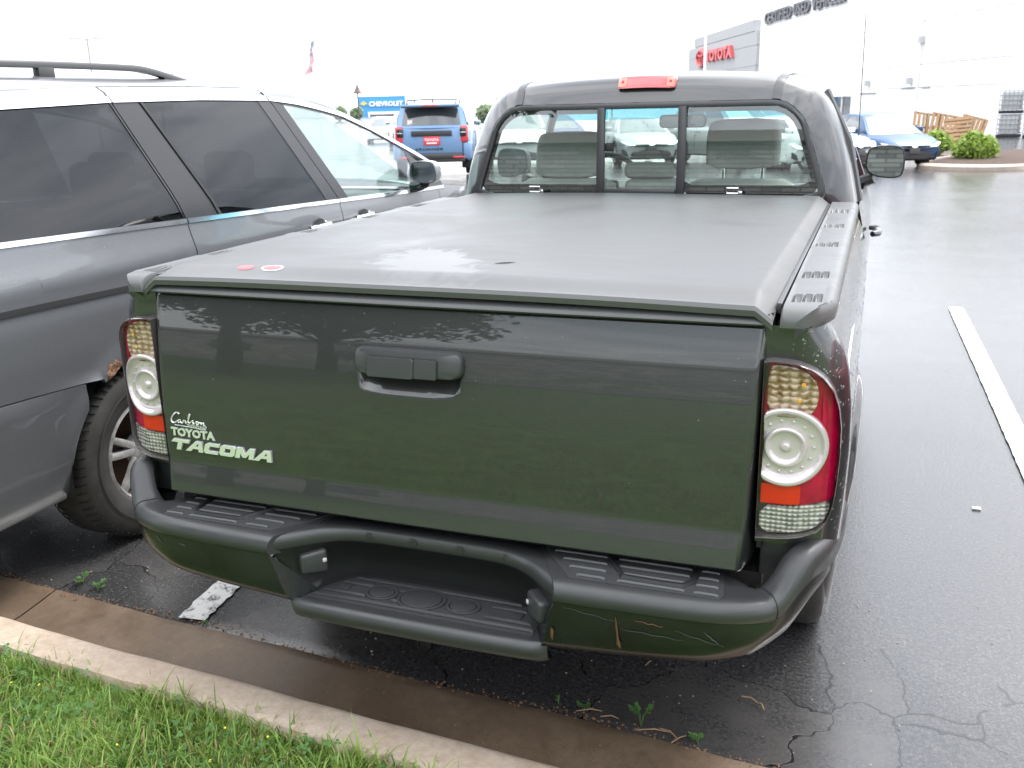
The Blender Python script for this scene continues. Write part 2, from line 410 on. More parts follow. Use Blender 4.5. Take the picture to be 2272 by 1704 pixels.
# --- worn white line
m, t, p, N, K = nodes_of('line_paint'); g = N('ShaderNodeNewGeometry'); pos = g.outputs['Position']
a = tex_noise(N, K, pos, 30, 6, .75, .6); a2 = tex_noise(N, K, pos, 5, 5, .7, 1.); xyz = N('ShaderNodeSeparateXYZ'); K(pos, xyz.inputs[0])
wear = math_node(N, K, 'MULTIPLY_ADD', a2, .45, math_node(N, K, 'MULTIPLY', a, .62))
K(ramp(N, K, wear, [(.50, (.47, .465, .45)), (.575, (.05, .049, .048))]), p.inputs['Base Color']); p.inputs['Roughness'].default_value = .5
bb = N('ShaderNodeBump'); bb.inputs['Strength'].default_value = .4; bb.inputs['Distance'].default_value = .0015; K(tex_noise(N, K, pos, 170, 3), bb.inputs['Height']); K(bb.outputs[0], p.inputs['Normal'])
M('line_far', (.70, .70, .69), .45, bump=(150, .4, .004), var=(12, .12))
M('soil', (.045, .034, .022), .95, bump=(60, .6, .01), var=(30, .5))
M('lawn_far', (.060, .125, .020), .95, bump=(40, .8, .03), var=(5, .4, 6), tint=(.10, .18, .035))

def kerb_y(x): return .035-.06*(x+.6)       # foot of the kerb face
# asphalt sheet: graded grid, following the fall of the car park
xs = sorted(set([-400, -250, -150, -90, -60, -40, -30, -24, -18, -15]+[round(-13+i*.65, 3) for i in range(41)]+[15, 18, 24, 30, 40, 60, 90, 150, 250, 400]))
us = [0, .02, .06, .12, .25, .4, .6, .8, 1.1, 1.5, 2, 2.6, 3.3, 4, 5, 6, 7, 8, 9, 10, 11, 12, 13, 14, 15, 16, 18, 20, 23, 26, 30, 35, 40, 46, 53, 60, 70, 75, 90, 120, 170, 250, 400, 700]
R = []
for x in xs:
    r = []
    for u in us:
        y = kerb_y(min(max(x, -40), 40))+.245+u
        z = ground_z(x, y)+(0.006*math.sin(x*3.1+u*5)*math.sin(x*1.7-u*2) if u < 1 else 0)
        r.append((x, y, z - (.004 if u == 0 else 0)))
    R.append(r)
tag(ob('asphalt_car_park', *rows(R, flip=True), 'asphalt', angle=None), kind='structure')
# gutter apron (dished) and rolled kerb, in slabs split by joints
gx = [-40, -24, -16, -11, -7.3, -4.6, -1.64, 1.3, 4.0, 7, 11, 16, 24, 40]
def strip(name, prof, mat, gap):
    par = empty(name); par['kind'] = 'structure'
    for a, b in zip(gx, gx[1:]):
        n = max(2, int((b-a)/.12)) if b-a < 4 else 4
        def f(u, v, a=a, b=b):
            x = a+gap+(b-a-2*gap)*u; k = v*(len(prof)-1); i = min(int(k), len(prof)-2); q = k-i
            dy = prof[i][0]+(prof[i+1][0]-prof[i][0])*q; z = prof[i][1]+(prof[i+1][1]-prof[i][1])*q
            wv = .004*math.sin(x*2.3+v*3)+.003*math.sin(x*7.1)+.0018*math.sin(x*31+v*9)
            ed = 0
            return (x, kerb_y(x)+dy+wv, z+ed)
        ob('kerb_stone' if 'kerb' in name else 'gutter_slab', *grid(f, n, (len(prof)-1)*2, flip=True), mat, par, angle=60)
    return par
gutter = strip('gutter', [(.262, -.03), (.256, -.004), (.248, .004), (.18, -.006), (.10, -.014), (.03, -.016), (-.01, -.02)], 'gutter', .003)
kerb = strip('kerb', [(.012, -.03), (.005, -.012), (-.008, .02), (-.028, .060), (-.040, .078), (-.056, .089), (-.075, .094), (-.16, .099), (-.176, .096), (-.185, .06)], 'kerb', .003)
tag(ob('subgrade', *rows([[(x, kerb_y(x)+.30, -.055), (x, kerb_y(x)-.30, -.055)] for x in (-40, -20, -10, -4, 0, 4, 10, 20, 40)]), 'soil'), kind='structure')
# grit and rot along the broken asphalt edge
# painted bay lines
def line(name, pts, w, mat, jit, seed, label=None):
    r = random.Random(seed); L = []
    n = len(pts)
    for i, (x, y) in enumerate(pts):
        a = pts[max(i-1, 0)]; b = pts[min(i+1, n-1)]; d = math.hypot(b[0]-a[0], b[1]-a[1]); nx, ny = (b[1]-a[1])/d, -(b[0]-a[0])/d
        j1, j2 = r.uniform(-jit, jit), r.uniform(-jit, jit)
        z = ground_z(x, y)+.010
        L.append([(x-nx*(w/2+j1), y-ny*(w/2+j1), z), (x, y, z+.0005), (x+nx*(w/2+j2), y+ny*(w/2+j2), z)])
    return tag(ob(name, *rows(L), mat, angle=None), kind='structure')
line('bay_line', [(-1.05-.135*(i*.02-.0)+.04*(i*.02)**1.5*.5, .325+i*.02, ) for i in range(60)]+[(-1.05-.135*1.2+.0263+.0*(k), 1.525+k*.1) for k in range(1, 45)], .098, 'line_paint', .005, 3)
line('bay_line', [(1.705-.0235*(2.0+i*.05), 2.0+i*.05-0) for i in range(-20, 82)], .105, 'line_far', .002, 4)
for x0 in (4.4, 7.1):
    line('bay_line', [(x0, .8+i*.25) for i in range(22)], .1, 'line_far', .002, 5)
# lawn behind the kerb
def lawn_z(x, y):
    d = kerb_y(x)-.175-y
    return .066+.035*sstep(d, 0, .3)+.02*d*sstep(d, .5, 12)
LX = [-60, -40, -25, -15, -9, -6, -4]+[-3+.15*i for i in range(41)]+[4, 6, 9, 15, 25, 40, 60]
LU = [-.01, .03, .08, .15, .25, .4, .6, .8, 1, 1.4, 2, 3, 4, 6, 8, 10, 12, 14]
R = [[(x, kerb_y(min(max(x, -40), 40))-.172-u, lawn_z(min(max(x, -40), 40), kerb_y(min(max(x, -40), 40))-.175-u)+.008*math.sin(x*9+u*4)*math.sin(u*11-x*3)) for u in LU] for x in LX]
tag(ob('lawn', *rows(R), 'lawn_far', angle=None), kind='structure')
# ================================================================ PICKUP TRUCK
T = empty('pickup_truck', (0, 0, 0), 0, 'wet dark grey pickup truck with black bed cover, seen from behind', 'pickup truck')
M('vinyl', (.060, .061, .061), .48, bump=(900, .15, .0003), rvar=(3.2, .40, .56))
# wet patches on the bed cover
_m = MATS['vinyl']; _t = _m.node_tree; _p = _t.nodes['Principled BSDF']
_g = _t.nodes.new('ShaderNodeNewGeometry')
_n = tex_noise(_t.nodes.new, _t.links.new, _g.outputs['Position'], 1.7, 4, .55, .6)
_r = ramp(_t.nodes.new, _t.links.new, _n, [(.40, (.52,)*3), (.60, (.42,)*3), (.70, (.34,)*3)])
# a soft-edged film of rain near the rear edge
_mp = _t.nodes.new('ShaderNodeMapping'); _mp.vector_type = 'TEXTURE'; _mp.inputs['Location'].default_value = (-.09, .22, 1.22); _mp.inputs['Rotation'].default_value = (0, 0, .55); _mp.inputs['Scale'].default_value = (.16, .34, 1)
_t.links.new(_g.outputs['Position'], _mp.inputs[0]); _ln = _t.nodes.new('ShaderNodeVectorMath'); _ln.operation = 'LENGTH'; _t.links.new(_mp.outputs[0], _ln.inputs[0])
_n2 = tex_noise(_t.nodes.new, _t.links.new, _g.outputs['Position'], 14, 5, .6, .8)
_d = math_node(_t.nodes.new, _t.links.new, 'MULTIPLY_ADD', _n2, 1.5, _ln.outputs['Value'])
_f = ramp(_t.nodes.new, _t.links.new, math_node(_t.nodes.new, _t.links.new, 'MULTIPLY', _d, .5), [(.66, (1,)*3), (.80, (0,)*3)])
_mx = _t.nodes.new('ShaderNodeMix'); _mx.data_type = 'FLOAT'; _t.links.new(_f, _mx.inputs[0]); _t.links.new(_r, _mx.inputs[2]); _mx.inputs[3].default_value = .35
_t.links.new(_mx.outputs[0], _p.inputs['Roughness'])

# ---- tailgate skin: a pressed panel leaning forward to the top, with the hand scoop under the handle
TGT = [(.742, 2.6), (.80, 3.6), (.90, 5.4), (.97, 6.9), (1.03, 8.2), (1.09, 11.8), (1.13, 14.0), (1.15, 14.6)]   # lean (deg) of the panel by height
TGP = [(.640, .000), (.652, -.033), (.660, -.0410), (.725, -.029), (.733, -.0265), (.742, -.0255)]
_y = -.0255; _z = .742
while _z < 1.1499:
    _y += .004*math.tan(math.radians(interp(_z+.002, TGT))); _z += .004; TGP.append((round(_z, 4), _y))
TGP.append((1.157, _y+.008))
TGP = [(q_, r_-.026) for q_, r_ in TGP]
def tg_y(z): return interp(z, TGP)
def tg_pt(x, z):
    y = tg_y(z) + .005*(abs(x)/.728)**3
    ex = abs(x)-.716
    if ex > 0: y += .0009*(ex/.012)**2*10
    # scoop
    a = sstep(x, -.159, -.137)*(1-sstep(x, .077, .101)); zb = .957+.010*((x+.032)/.12)**4
    b = min(max((z-zb)/.050, 0), 1)*(1-sstep(z, 1.03, 1.04))
    return (x*(1.016-.034*(1.157-z)/.5), y+.030*a*b, z)
def axis_lines(lo, hi, n, dense):
    L = list(np.linspace(lo, hi, n))
    for a, b, m in dense: L = [v for v in L if not a-1e-6 <= v <= b+1e-6]+list(np.linspace(a, b, m))
    return sorted(set(round(float(v), 5) for v in L))
tx = axis_lines(-.728, .728, 80, [(-.178, -.125, 26), (-.125, .062, 24), (.062, .115, 26), (-.728, -.716, 4), (.716, .728, 4)])
tz = sorted(set([p for p, _ in TGP if p < .745 or p > 1.149]+axis_lines(.75, 1.148, 36, [(.94, 1.045, 44)])))
R = [[tg_pt(x, z) for z in tz] for x in tx]
# turn the edges in (panel narrows a little downwards)
R = [[(-.732, .06, z) for z in tz]]+R+[[(.732, .06, z) for z in tz]]
tailgate = ob('tailgate', *rows(R, flip=True), 'paint', T, angle=50)
# plastic cap on the tailgate's top edge
CP = [(-.004, 1.1565), (-.010, 1.159), (-.012, 1.162), (-.009, 1.168), (.000, 1.1745), (.012, 1.1790), (.04, 1.1795), (.06, 1.172)]
CPs = [(y-.006, z) for y, z in CP]
ob('tailgate_cap', *rows([[(x, y+.005*(abs(x)/.738)**3, z) for y, z in CPs] for x in np.linspace(-.739, .739, 50)], flip=True), 'plastic_cap', T)
# handle bezel with flap and lock cover
def hb(a, b, d): return (a+.013, tg_y(b)-.004-d, b+.003)
bz = rrect(-.174, .091, 1.004, 1.063, .018, 5)
hd = ob('tailgate_handle', *dome(resample(bz, 72), hb, ((1.0, -.02), (1.0, .004), (.975, .012), (.93, .016), (.6, .018), (0, .018))), 'plastic_trim', T, angle=35)
ob('handle_gap', *dome(resample(rrect(-.1375, .0375, 1.0025, 1.048, .004), 48), hb, ((1, .010), (1, .0197), (0, .0200))), 'black', hd)
ob('pull_flap', *dome(resample(rrect(-.136, -.0205, 1.001, 1.0465, .004), 48), hb, ((1, .008), (1, .0215), (.97, .0232), (0, .0240))), 'plastic_trim', hd)
ob('lock_cover', *dome(resample(rrect(-.0185, .036, 1.004, 1.0465, .004), 48), hb, ((1, .008), (1, .0215), (.97, .0232), (0, .0240))), 'plastic_trim', hd)
# lettering
def tgl(x0, z0, rot=0.):
    c, s = math.cos(rot), math.sin(rot)
    return lambda a, b, d: (x0+.030+(a*c-b*s)*1.03, tg_y(z0+b*c+a*s)+.005*(abs(x0+.026+a)/.728)**3-.0012-d, z0+b*c+a*s)
L = text('TOYOTA', .0275, tgl(-.726, .8045, -.012), .003, bold=.0012, sx=1.12, sp=1.0)
ob('brand_lettering', *L, 'badge', T, smooth=False)
# wide slanted model lettering drawn as block letters
def slant(P): return [(a*1.0+b*.28, b) for a, b in P]
W_, H_ = .0405, .0265
TT = [[(0, 1), (1.15, 1), (1.15, .72), (.66, .72), (.66, 0), (.36, 0), (.36, .72), (-.13, .72)]]
AA = [[(-.16, 0), (.42, 1), (.86, 1), (1.08, 0), (.78, 0), (.74, .26), (.34, .26), (.20, 0)], [(.46, .48), (.70, .48), (.66, .76), (.60, .76)]]
CC = [[(1.02, 1), (.16, 1), (0, .84), (0, .16), (.16, 0), (1.02, 0), (1.02, .28), (.32, .28), (.32, .72), (1.02, .72)]]
OO = [[(.14, 1), (.92, 1), (1.06, .84), (1.06, .16), (.92, 0), (.14, 0), (0, .16), (0, .84)], [(.32, .72), (.74, .72), (.74, .28), (.32, .28)]]
MM = [[(0, 0), (.0, 1), (.36, 1), (.62, .46), (.88, 1), (1.24, 1), (1.24, 0), (.94, 0), (.94, .52), (.74, .10), (.50, .10), (.30, .52), (.30, 0)]]
def block(letters, fn, depth):
    parts = []
    for loops, ox in letters:
        cu = bpy.data.curves.new('l', 'CURVE'); cu.dimensions = '2D'; cu.fill_mode = 'BOTH'; cu.extrude = depth/2; cu.bevel_depth = .0006
        for lp in loops:
            sp = cu.splines.new('POLY'); P = slant([(a*W_+ox, b*H_) for a, b in lp]); sp.points.add(len(P)-1); sp.use_cyclic_u = True
            for q, (a, b) in zip(sp.points, P): q.co = (a, b, 0, 1)
        o = bpy.data.objects.new('l', cu); COL.objects.link(o); dg = bpy.context.evaluated_depsgraph_get()
        me = bpy.data.meshes.new_from_object(o.evaluated_get(dg))
        parts.append(([fn(v.co.x, v.co.y, v.co.z+depth/2) for v in me.vertices], [tuple(f.vertices) for f in me.polygons]))
        bpy.data.objects.remove(o); bpy.data.curves.remove(cu); bpy.data.meshes.remove(me)
    return cat(*parts)
for lp, ox in [(TT, 0), (AA, .0485), (CC, .0945), (OO, .1395), (MM, .186), (AA, .2445)]:
    ob('model_letter', *block([(lp, ox)], tgl(-.725, .7695, -.012), .006), 'badge', T, smooth=False)
# dealer script: pen strokes swept as thin raised tubes
SCR = [[(.030, .030), (.026, .034), (.018, .033), (.006, .020), (.002, .008), (.008, .001), (.018, .004), (.024, .010)],
       [(.034, .012), (.029, .013), (.024, .007), (.027, .003), (.034, .009), (.034, .004), (.038, .003), (.042, .010), (.043, .013), (.045, .011), (.050, .012), (.049, .005), (.054, .005), (.064, .026), (.065, .033), (.061, .032), (.058, .012), (.061, .004), (.068, .012), (.074, .015), (.072, .010), (.076, .005), (.070, .003), (.078, .006), (.083, .013), (.088, .013), (.084, .006), (.088, .003), (.093, .009), (.088, .013), (.095, .010), (.100, .012), (.099, .004), (.104, .012), (.108, .011), (.107, .005), (.112, .005)]]
fn = tgl(-.727, .834, -.01)
for k, s in enumerate(SCR):
    pth = [fn(a*.92, b*.86, .0012) for a, b in chaikin(s, 2, False)]
    ob('dealer_script', *tube(pth, .0022 if k == 0 else .0017, 6), 'badge', T)
ob('dealer_underline', *cat(tube([fn(.012, -.003, .001), fn(.060, -.0045, .001), fn(.105, -.007, .001)], .0012, 6)), 'badge', T)
ob('dealer_name', *text('TOYOTA', .0085, tgl(-.676, .8295, -.02), .0015, sx=1.25, bold=.0003), 'badge', T, smooth=False)
ob('dealer_emblem', *cat(tube([(fn(.101+.0055*math.cos(a), -.001+.0037*math.sin(a), .001)) for a in np.linspace(0, 2*PI, 14)[:-1]], .0008, 5, closed=True),
   tube([(fn(.101+.0022*math.cos(a), -.0005+.0035*math.sin(a), .001)) for a in np.linspace(0, 2*PI, 12)[:-1]], .0007, 5, closed=True)), 'badge', T)

# ---- bed sides
WC = (1.02, .325)       # rear wheel centre (y,z)
def side_x(y, z):
    x = interp(z, [(.42, .872), (.5, .885), (.62, .896), (.75, .902), (.88, .905), (.98, .902), (1.05, .893), (1.10, .878), (1.135, .862), (1.16, .845)])
    d = math.hypot(y-WC[0], z-WC[1])
    fl = .026*(1-sstep(d, .405, .50))
    return x+fl*sstep(z, .28, .45)
def plan(s, z):
    """s 0..1 from the tailgate jamb round the rear corner"""
    xs_ = side_x(.12, z); rx = xs_-.790; ry = .100
    if s < .25: return (.734+(.790-.734)*s/.25, .004+.002*s/.25)
    a = (s-.25)/.75*PI/2; return (.790+rx*math.sin(a)**.95 if a < PI/2-1e-6 else xs_, .006+ry*(1-math.cos(a)))
def bs_pt(u, v):
    z0 = .50
    if u < .30:
        z = .70+(1.158-.70)*v if u < .12 else .70-(.70-z0)*sstep(u, .12, .30)+(1.158-(.70-(.70-z0)*sstep(u, .12, .30)))*v
        x, y = plan(u/.30, z); return (x, y+.05*sstep(z, 1.0, .70)*0, z)
    y = .106+(u-.30)/.70*(1.985-.106)
    d = y-WC[0]; zb = z0
    if abs(d) < .375: zb = WC[1]+math.sqrt(.375**2-d*d)
    zb = max(zb, z0)
    z = zb+(1.158-zb)*v
    return (side_x(y, z), y, z)
for sg in (1, -1):
    g_ = grid(bs_pt, 110, 34)
    ob('bedside', *(g_ if sg > 0 else mirx(g_)), 'paint', T, angle=60)
    # wheel arch liner
    la = [[(x, WC[0]+.377*math.cos(a), WC[1]+.377*math.sin(a)) for x in (.56*sg, .872*sg)] for a in np.linspace(.25, PI-.25, 18)]
    ob('wheel_well', *rows(la, flip=sg < 0), 'black', T)
def bs_drop(u, v): return bs_pt(.06+.94*u, .25+.75*v)
ob('rain_drops', *drops(bs_drop, 1500, .0012, .0036, 5, region=lambda u, v, r: r.random() < .35+.65*v), 'water', T)['kind'] = 'stuff'
def tg_drop(u, v): return tg_pt(-.72+1.44*u, .8+.345*v)
ob('rain_drops', *drops(tg_drop, 420, .0005, .0016, 6, region=lambda u, v, r: r.random() < v**1.4*(.35+.65*u)), 'water', T)['kind'] = 'stuff'
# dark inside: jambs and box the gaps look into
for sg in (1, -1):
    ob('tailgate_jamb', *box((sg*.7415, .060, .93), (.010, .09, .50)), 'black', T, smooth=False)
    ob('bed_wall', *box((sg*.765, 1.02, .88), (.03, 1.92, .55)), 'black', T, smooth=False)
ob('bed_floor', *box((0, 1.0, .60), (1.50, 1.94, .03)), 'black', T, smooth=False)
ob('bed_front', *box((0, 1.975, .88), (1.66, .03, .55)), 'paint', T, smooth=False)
# ---- rail caps with the three-slot tie-down recesses
SLOT = []
for y0, y1, xo in [(.065, .135, .0), (.325, .395, .0), (.79, .87, .0), (1.19, 1.28, .0), (1.59, 1.70, .0)]:
    for k in range(3): SLOT.append((.7755+k*.0195+xo, .7755+k*.0195+.0135+xo, y0+.006*k, y1+.004*k))
PAN = [(.768, .836, .055, .255), (.768, .842, .315, .745), (.770, .842, .79, 1.16), (.770, .842, 1.19, 1.50), (.77, .842, 1.585, 1.74)]
def cap_pt(x, y):
    z = 1.196+.004*sstep(y, 0, .6)
    z -= .0022*max(sstep(x, a-.002, a+.002)*(1-sstep(x, b-.002, b+.002))*sstep(y, c-.004, c+.004)*(1-sstep(y, d-.004, d+.004)) for a, b, c, d in PAN)
    for a, b, c, d in SLOT:
        if a-.004 < x < b+.004 and c-.01 < y < d+.02:
            f = sstep(x, a-.0015, a+.0015)*(1-sstep(x, b-.0015, b+.0015))
            gg = sstep(y, c-.003, c+.003)*(1-(y-c)/(d+.012-c)) if y < d+.012 else 0
            z -= .040*f*max(gg, 0)**.7
    return z
cx_ = axis_lines(.764, .840, 12, [(.772, .832, 41)])
cy_ = axis_lines(.03, 1.95, 120, [(.05, .16, 26), (.31, .42, 26), (.78, .895, 24), (1.18, 1.30, 24), (1.58, 1.72, 24)])
R = []
for y in cy_:
    r = [(.7605, y, 1.176), (.7605, y, 1.188)]+[(x, y, cap_pt(x, y)) for x in cx_]
    xo = .855-.010*sstep(.35, y, 0)*0
    zo = cap_pt(.840, y)
    r += [(.8475, y, zo-.0015), (xo, y, zo-.007), (xo+.004, y, zo-.016), (xo+.0045, y, zo-.030), (xo+.002, y, 1.1575), (xo-.006, y, 1.155)]
    t_ = min(max((y+.010)/.16, 0), 1); xl = .786+.074*math.sin(math.acos(1-t_))
    r = [(min(x, xl-(0 if x > .856 else (.0035 if x > .8475 else .008))), yy, z) for x, yy, z in r]
    R.append(r)
# rounded rear end of the cap
def shrink(r, y, k, dz):
    o = []
    for x, _, z in r:
        t_ = min(max((y+.010)/.16, 0), 1); xx = min(x, .785+.074*math.sin(math.acos(1-t_)))
        o.append((xx, y, min(z, 1.199)-dz if z > 1.165 else z))
    return o
base = R[0]
endrows = [shrink(base, .030-.040*math.sin(a), math.cos(a)**.8, .032*(1-math.cos(a))) for a in (1.5, 1.25, .95, .6, .3)]
low = [(x, -.0095, 1.1565) for x, _, _ in shrink(base, 0, .2, 0)]
R = [low]+endrows+R
fr = [(x, 1.953, min(z, 1.16)) for x, y, z in R[-1]]
R.append(fr)
cap = rows(R, flip=True)
for sg in (1, -1): ob('bed_rail_cap', *(cap if sg > 0 else mirx(cap)), 'plastic_cap', T, angle=35)
for sg in (1, -1):
    rl = box((sg*.7535, .995, 1.183), (.010, 1.90, .022), .002)
    ob('cover_rail', *rl, 'plastic_trim', T)
glass('puddle', (.88, .89, .90), f0=.01, gain=.40, rough=.10)
# ---- soft bed cover
def cov(u, v):
    x = (u*2-1); y = -.012+v*2.012
    ax = abs(x)
    if ax < .93: X = .712*x/.93; dz = 0
    else:
        k = (ax-.93)/.07; X = math.copysign(.712+.036*k, x); dz = .026*k**1.2
    z = 1.222-.006*(X/.7)**2 - dz
    z += .0016*math.sin(y*5.1+X*2)*math.sin(X*4.3+.6) - .004*math.exp(-((y-.35)/.16)**2-((X+.12)/.3)**2)
    # wrinkles at the pulled right rear corner
    z += .0014*math.sin((X-y*.4)*160)*math.exp(-((X-.70)/.03)**2-((y-.25)/.30)**2)
    z -= .018*(1-sstep(y, -.01, .085))
    return (X, y, z)
cu_ = [0, .006, .012, .018, .024, .03, .035, .04]+list(np.linspace(.06, .94, 60))+[.96, .965, .97, .976, .982, .988, .994, 1]
cv_ = [0, .004, .01, .02, .03, .04, .045, .05, .055, .06]+list(np.linspace(.08, 1, 70))
R = [[(cov(u, 0)[0], -.006, cov(u, 0)[2]-.022), (cov(u, 0)[0], -.016, cov(u, 0)[2]-.020), (cov(u, 0)[0], -.018, cov(u, 0)[2]-.008)]+[cov(u, v) for v in cv_]+[(cov(u, 1)[0], 2.004, 1.18)] for u in cu_]
cover = ob('bed_cover', *rows(R, flip=True), 'vinyl', T, angle=35)
ob('seam', *tube([(x, .0, 1.1845-.006*(x/.7)**2) for x in np.linspace(-.74, .74, 30)], .0035, 6), 'black', cover)
# maker's stickers on the cover
def st(cx, cy): return lambda a, b, d: (cx+a, cy+b, cov(.5+(cx+a)/.712*.93/2, (cy+b+.012)/2.012)[2]+.0008+d)
el = [(math.cos(t)*.021, math.sin(t)*.014) for t in np.linspace(0, 2*PI, 25)[:-1]]
ob('oval_sticker', *dome(el, st(-.4985, .058), ((1, 0), (.5, 0), (0, 0))), 'sticker_red', cover)
el = [(math.cos(t)*.029, math.sin(t)*.018) for t in np.linspace(0, 2*PI, 25)[:-1]]
s2 = ob('oval_sticker', *dome(el, st(-.424, .060), ((1, 0), (.5, 0), (0, 0))), 'sticker_white', cover)
el2 = [(a*.86, b*.80) for a, b in el]
ob('sticker_print', *dome(el2, lambda a, b, d: tuple(np.add(st(-.424, .060)(a, b, d), (0, 0, .0006))), ((1, 0), (.5, 0), (0, 0))), 'sticker_red', s2)
# clamp buckles at the front rail of the cover
for x in (-.44, .385):
    ob('cover_clamp', *cat(tube([(x-.022, 2.012, 1.222), (x-.022, 2.012, 1.243), (x+.022, 2.012, 1.243), (x+.022, 2.012, 1.222)], .0035, 6, closed=True), box((x+.03, 2.01, 1.226), (.016, .01, .012), .002)), 'chrome', T)

# ---- tail lamps
LZ = (.717, 1.094)
def lamp_y(x): # outer lens follows the rounded corner
    k = max(0, abs(x)-.785)/.112
    return -.017+.098*(1-math.sqrt(max(0, 1-min(k, .999)**2)))*.85
LP = [(.7365, .719), (.7365, 1.0935), (.765, 1.0945), (.800, 1.091), (.828, 1.080), (.850, 1.062), (.868, 1.035), (.880, 1.0), (.8865, .955), (.888, .90), (.8865, .84), (.882, .79), (.873, .757), (.855, .738), (.825, .729), (.78, .722)]
RC = (.785, .917)
def poly_in(pts): return pts
for sg in (1, -1):
    def lf(a, b, d): return (sg*a, lamp_y(a)-d, b)
    def add(name, poly, steps, mat, par, n=48):
        q = dome(resample(poly, n), lf, steps)
        if sg < 0: q = (q[0], [f[::-1] for f in q[1]])
        return ob(name, *q, mat, par, angle=40)
    hs = add('tail_lamp', LP, ((1, -.05), (1.0, .004), (.992, .0075), (.984, .0070), (.978, .002), (.972, -.020)), 'lens_clear_rim', T, 72)
    add('lamp_back', LP, ((.97, -.020), (.5, -.020), (0, -.020)), 'lamp_back', hs, 72)
    red = chaikin([(.7400, .788), (.7400, 1.0905), (.775, 1.0920), (.814, 1.0870), (.846, 1.0635), (.867, 1.031), (.8805, .985), (.8865, .92), (.8855, .85), (.8800, .797), (.86, .799), (.81, .792)], 1)
    add('red_lens', red, ((1, -.019), (1, -.0125), (.9, -.0120), (.5, -.0120), (0, -.0120)), 'red_lens', hs, 72)
    # a deeper pressed facet down the outer side of the red shell
    add('red_facet', chaikin([(.856, .86), (.862, .97), (.852, 1.035), (.846, 1.03), (.850, .96), (.848, .87)], 1), ((1, -.0118), (.8, -.0095), (0, -.0090)), 'red_lens', hs, 24)
    amb = chaikin([(.7450, .980), (.7450, 1.081), (.772, 1.0845), (.806, 1.078), (.830, 1.060), (.842, 1.030), (.838, 1.0), (.826, .983), (.79, .978)], 1)
    add('signal_lens', amb, ((1.02, -.0115), (1, -.0060), (.96, -.0052), (.9, -.0066), (.5, -.0072), (0, -.0072)), 'amber_lens', hs)
    for ax_, az_ in ((.812, 1.046), (.806, 1.014)):
        add('amber_bulb', [(ax_+.0045*math.cos(t), az_+.0045*math.sin(t)) for t in np.linspace(0, 2*PI, 9)[:-1]], ((1, -.0068), (.8, -.0058), (0, -.0056)), 'amber', hs, 8)
    # round stop lamp: stepped reflector bowl with LEDs
    def rf(a, b, h): return (sg*max(RC[0]+a, .7420), lamp_y(RC[0]+a)-h, RC[1]+b)
    prof = [(.081, -.0118), (.081, .0005), (.078, .0030), (.0735, .0030), (.0705, -.0010), (.066, -.0060), (.060, -.0085), (.050, -.0098), (.043, -.0085), (.0405, -.0020), (.0380, .0002), (.0350, .0000), (.0325, -.0040), (.028, -.0080), (.020, -.0100), (.012, -.0098), (.009, -.0050), (.006, -.0020), (0.0005, -.0012)]
    q = lathe(prof, 48, rf)
    if sg > 0: q = (q[0], [f[::-1] for f in q[1]])
    rl_ = ob('round_lens', *q, 'lens_silver', hs, angle=20)
    for k in range(11):
        t = -2.2+k*.44; a, b = .0535*math.cos(t), .0535*math.sin(t)
        if RC[0]+a < .75: continue
        dd = lathe([(.0038, -.0098), (.0034, -.0070), (.0005, -.0060)], 8, lambda u, v, h: rf(a+u, b+v, h))
        ob('led', *(dd if sg < 0 else (dd[0], [f[::-1] for f in dd[1]])), 'lens_silver', hs)
    add('reflector', [(.7420, .793), (.7420, .835), (.818, .835), (.818, .795)], ((1, -.0118), (1, -.0080), (.5, -.0075), (0, -.0075)), 'red_reflector', hs)
    add('reverse_lens', chaikin([(.7410, .727), (.7410, .787), (.80, .789), (.853, .796), (.8775, .798), (.872, .765), (.853, .743), (.80, .732)], 1), ((1, -.019), (.99, -.0085), (.9, -.0080), (0, -.0080)), 'clear_lens', hs)
    add('outer_lens', LP, ((.984, .0055), (.9, .0085), (.5, .0090), (0, .0090)), 'lens_cover', hs, 72)

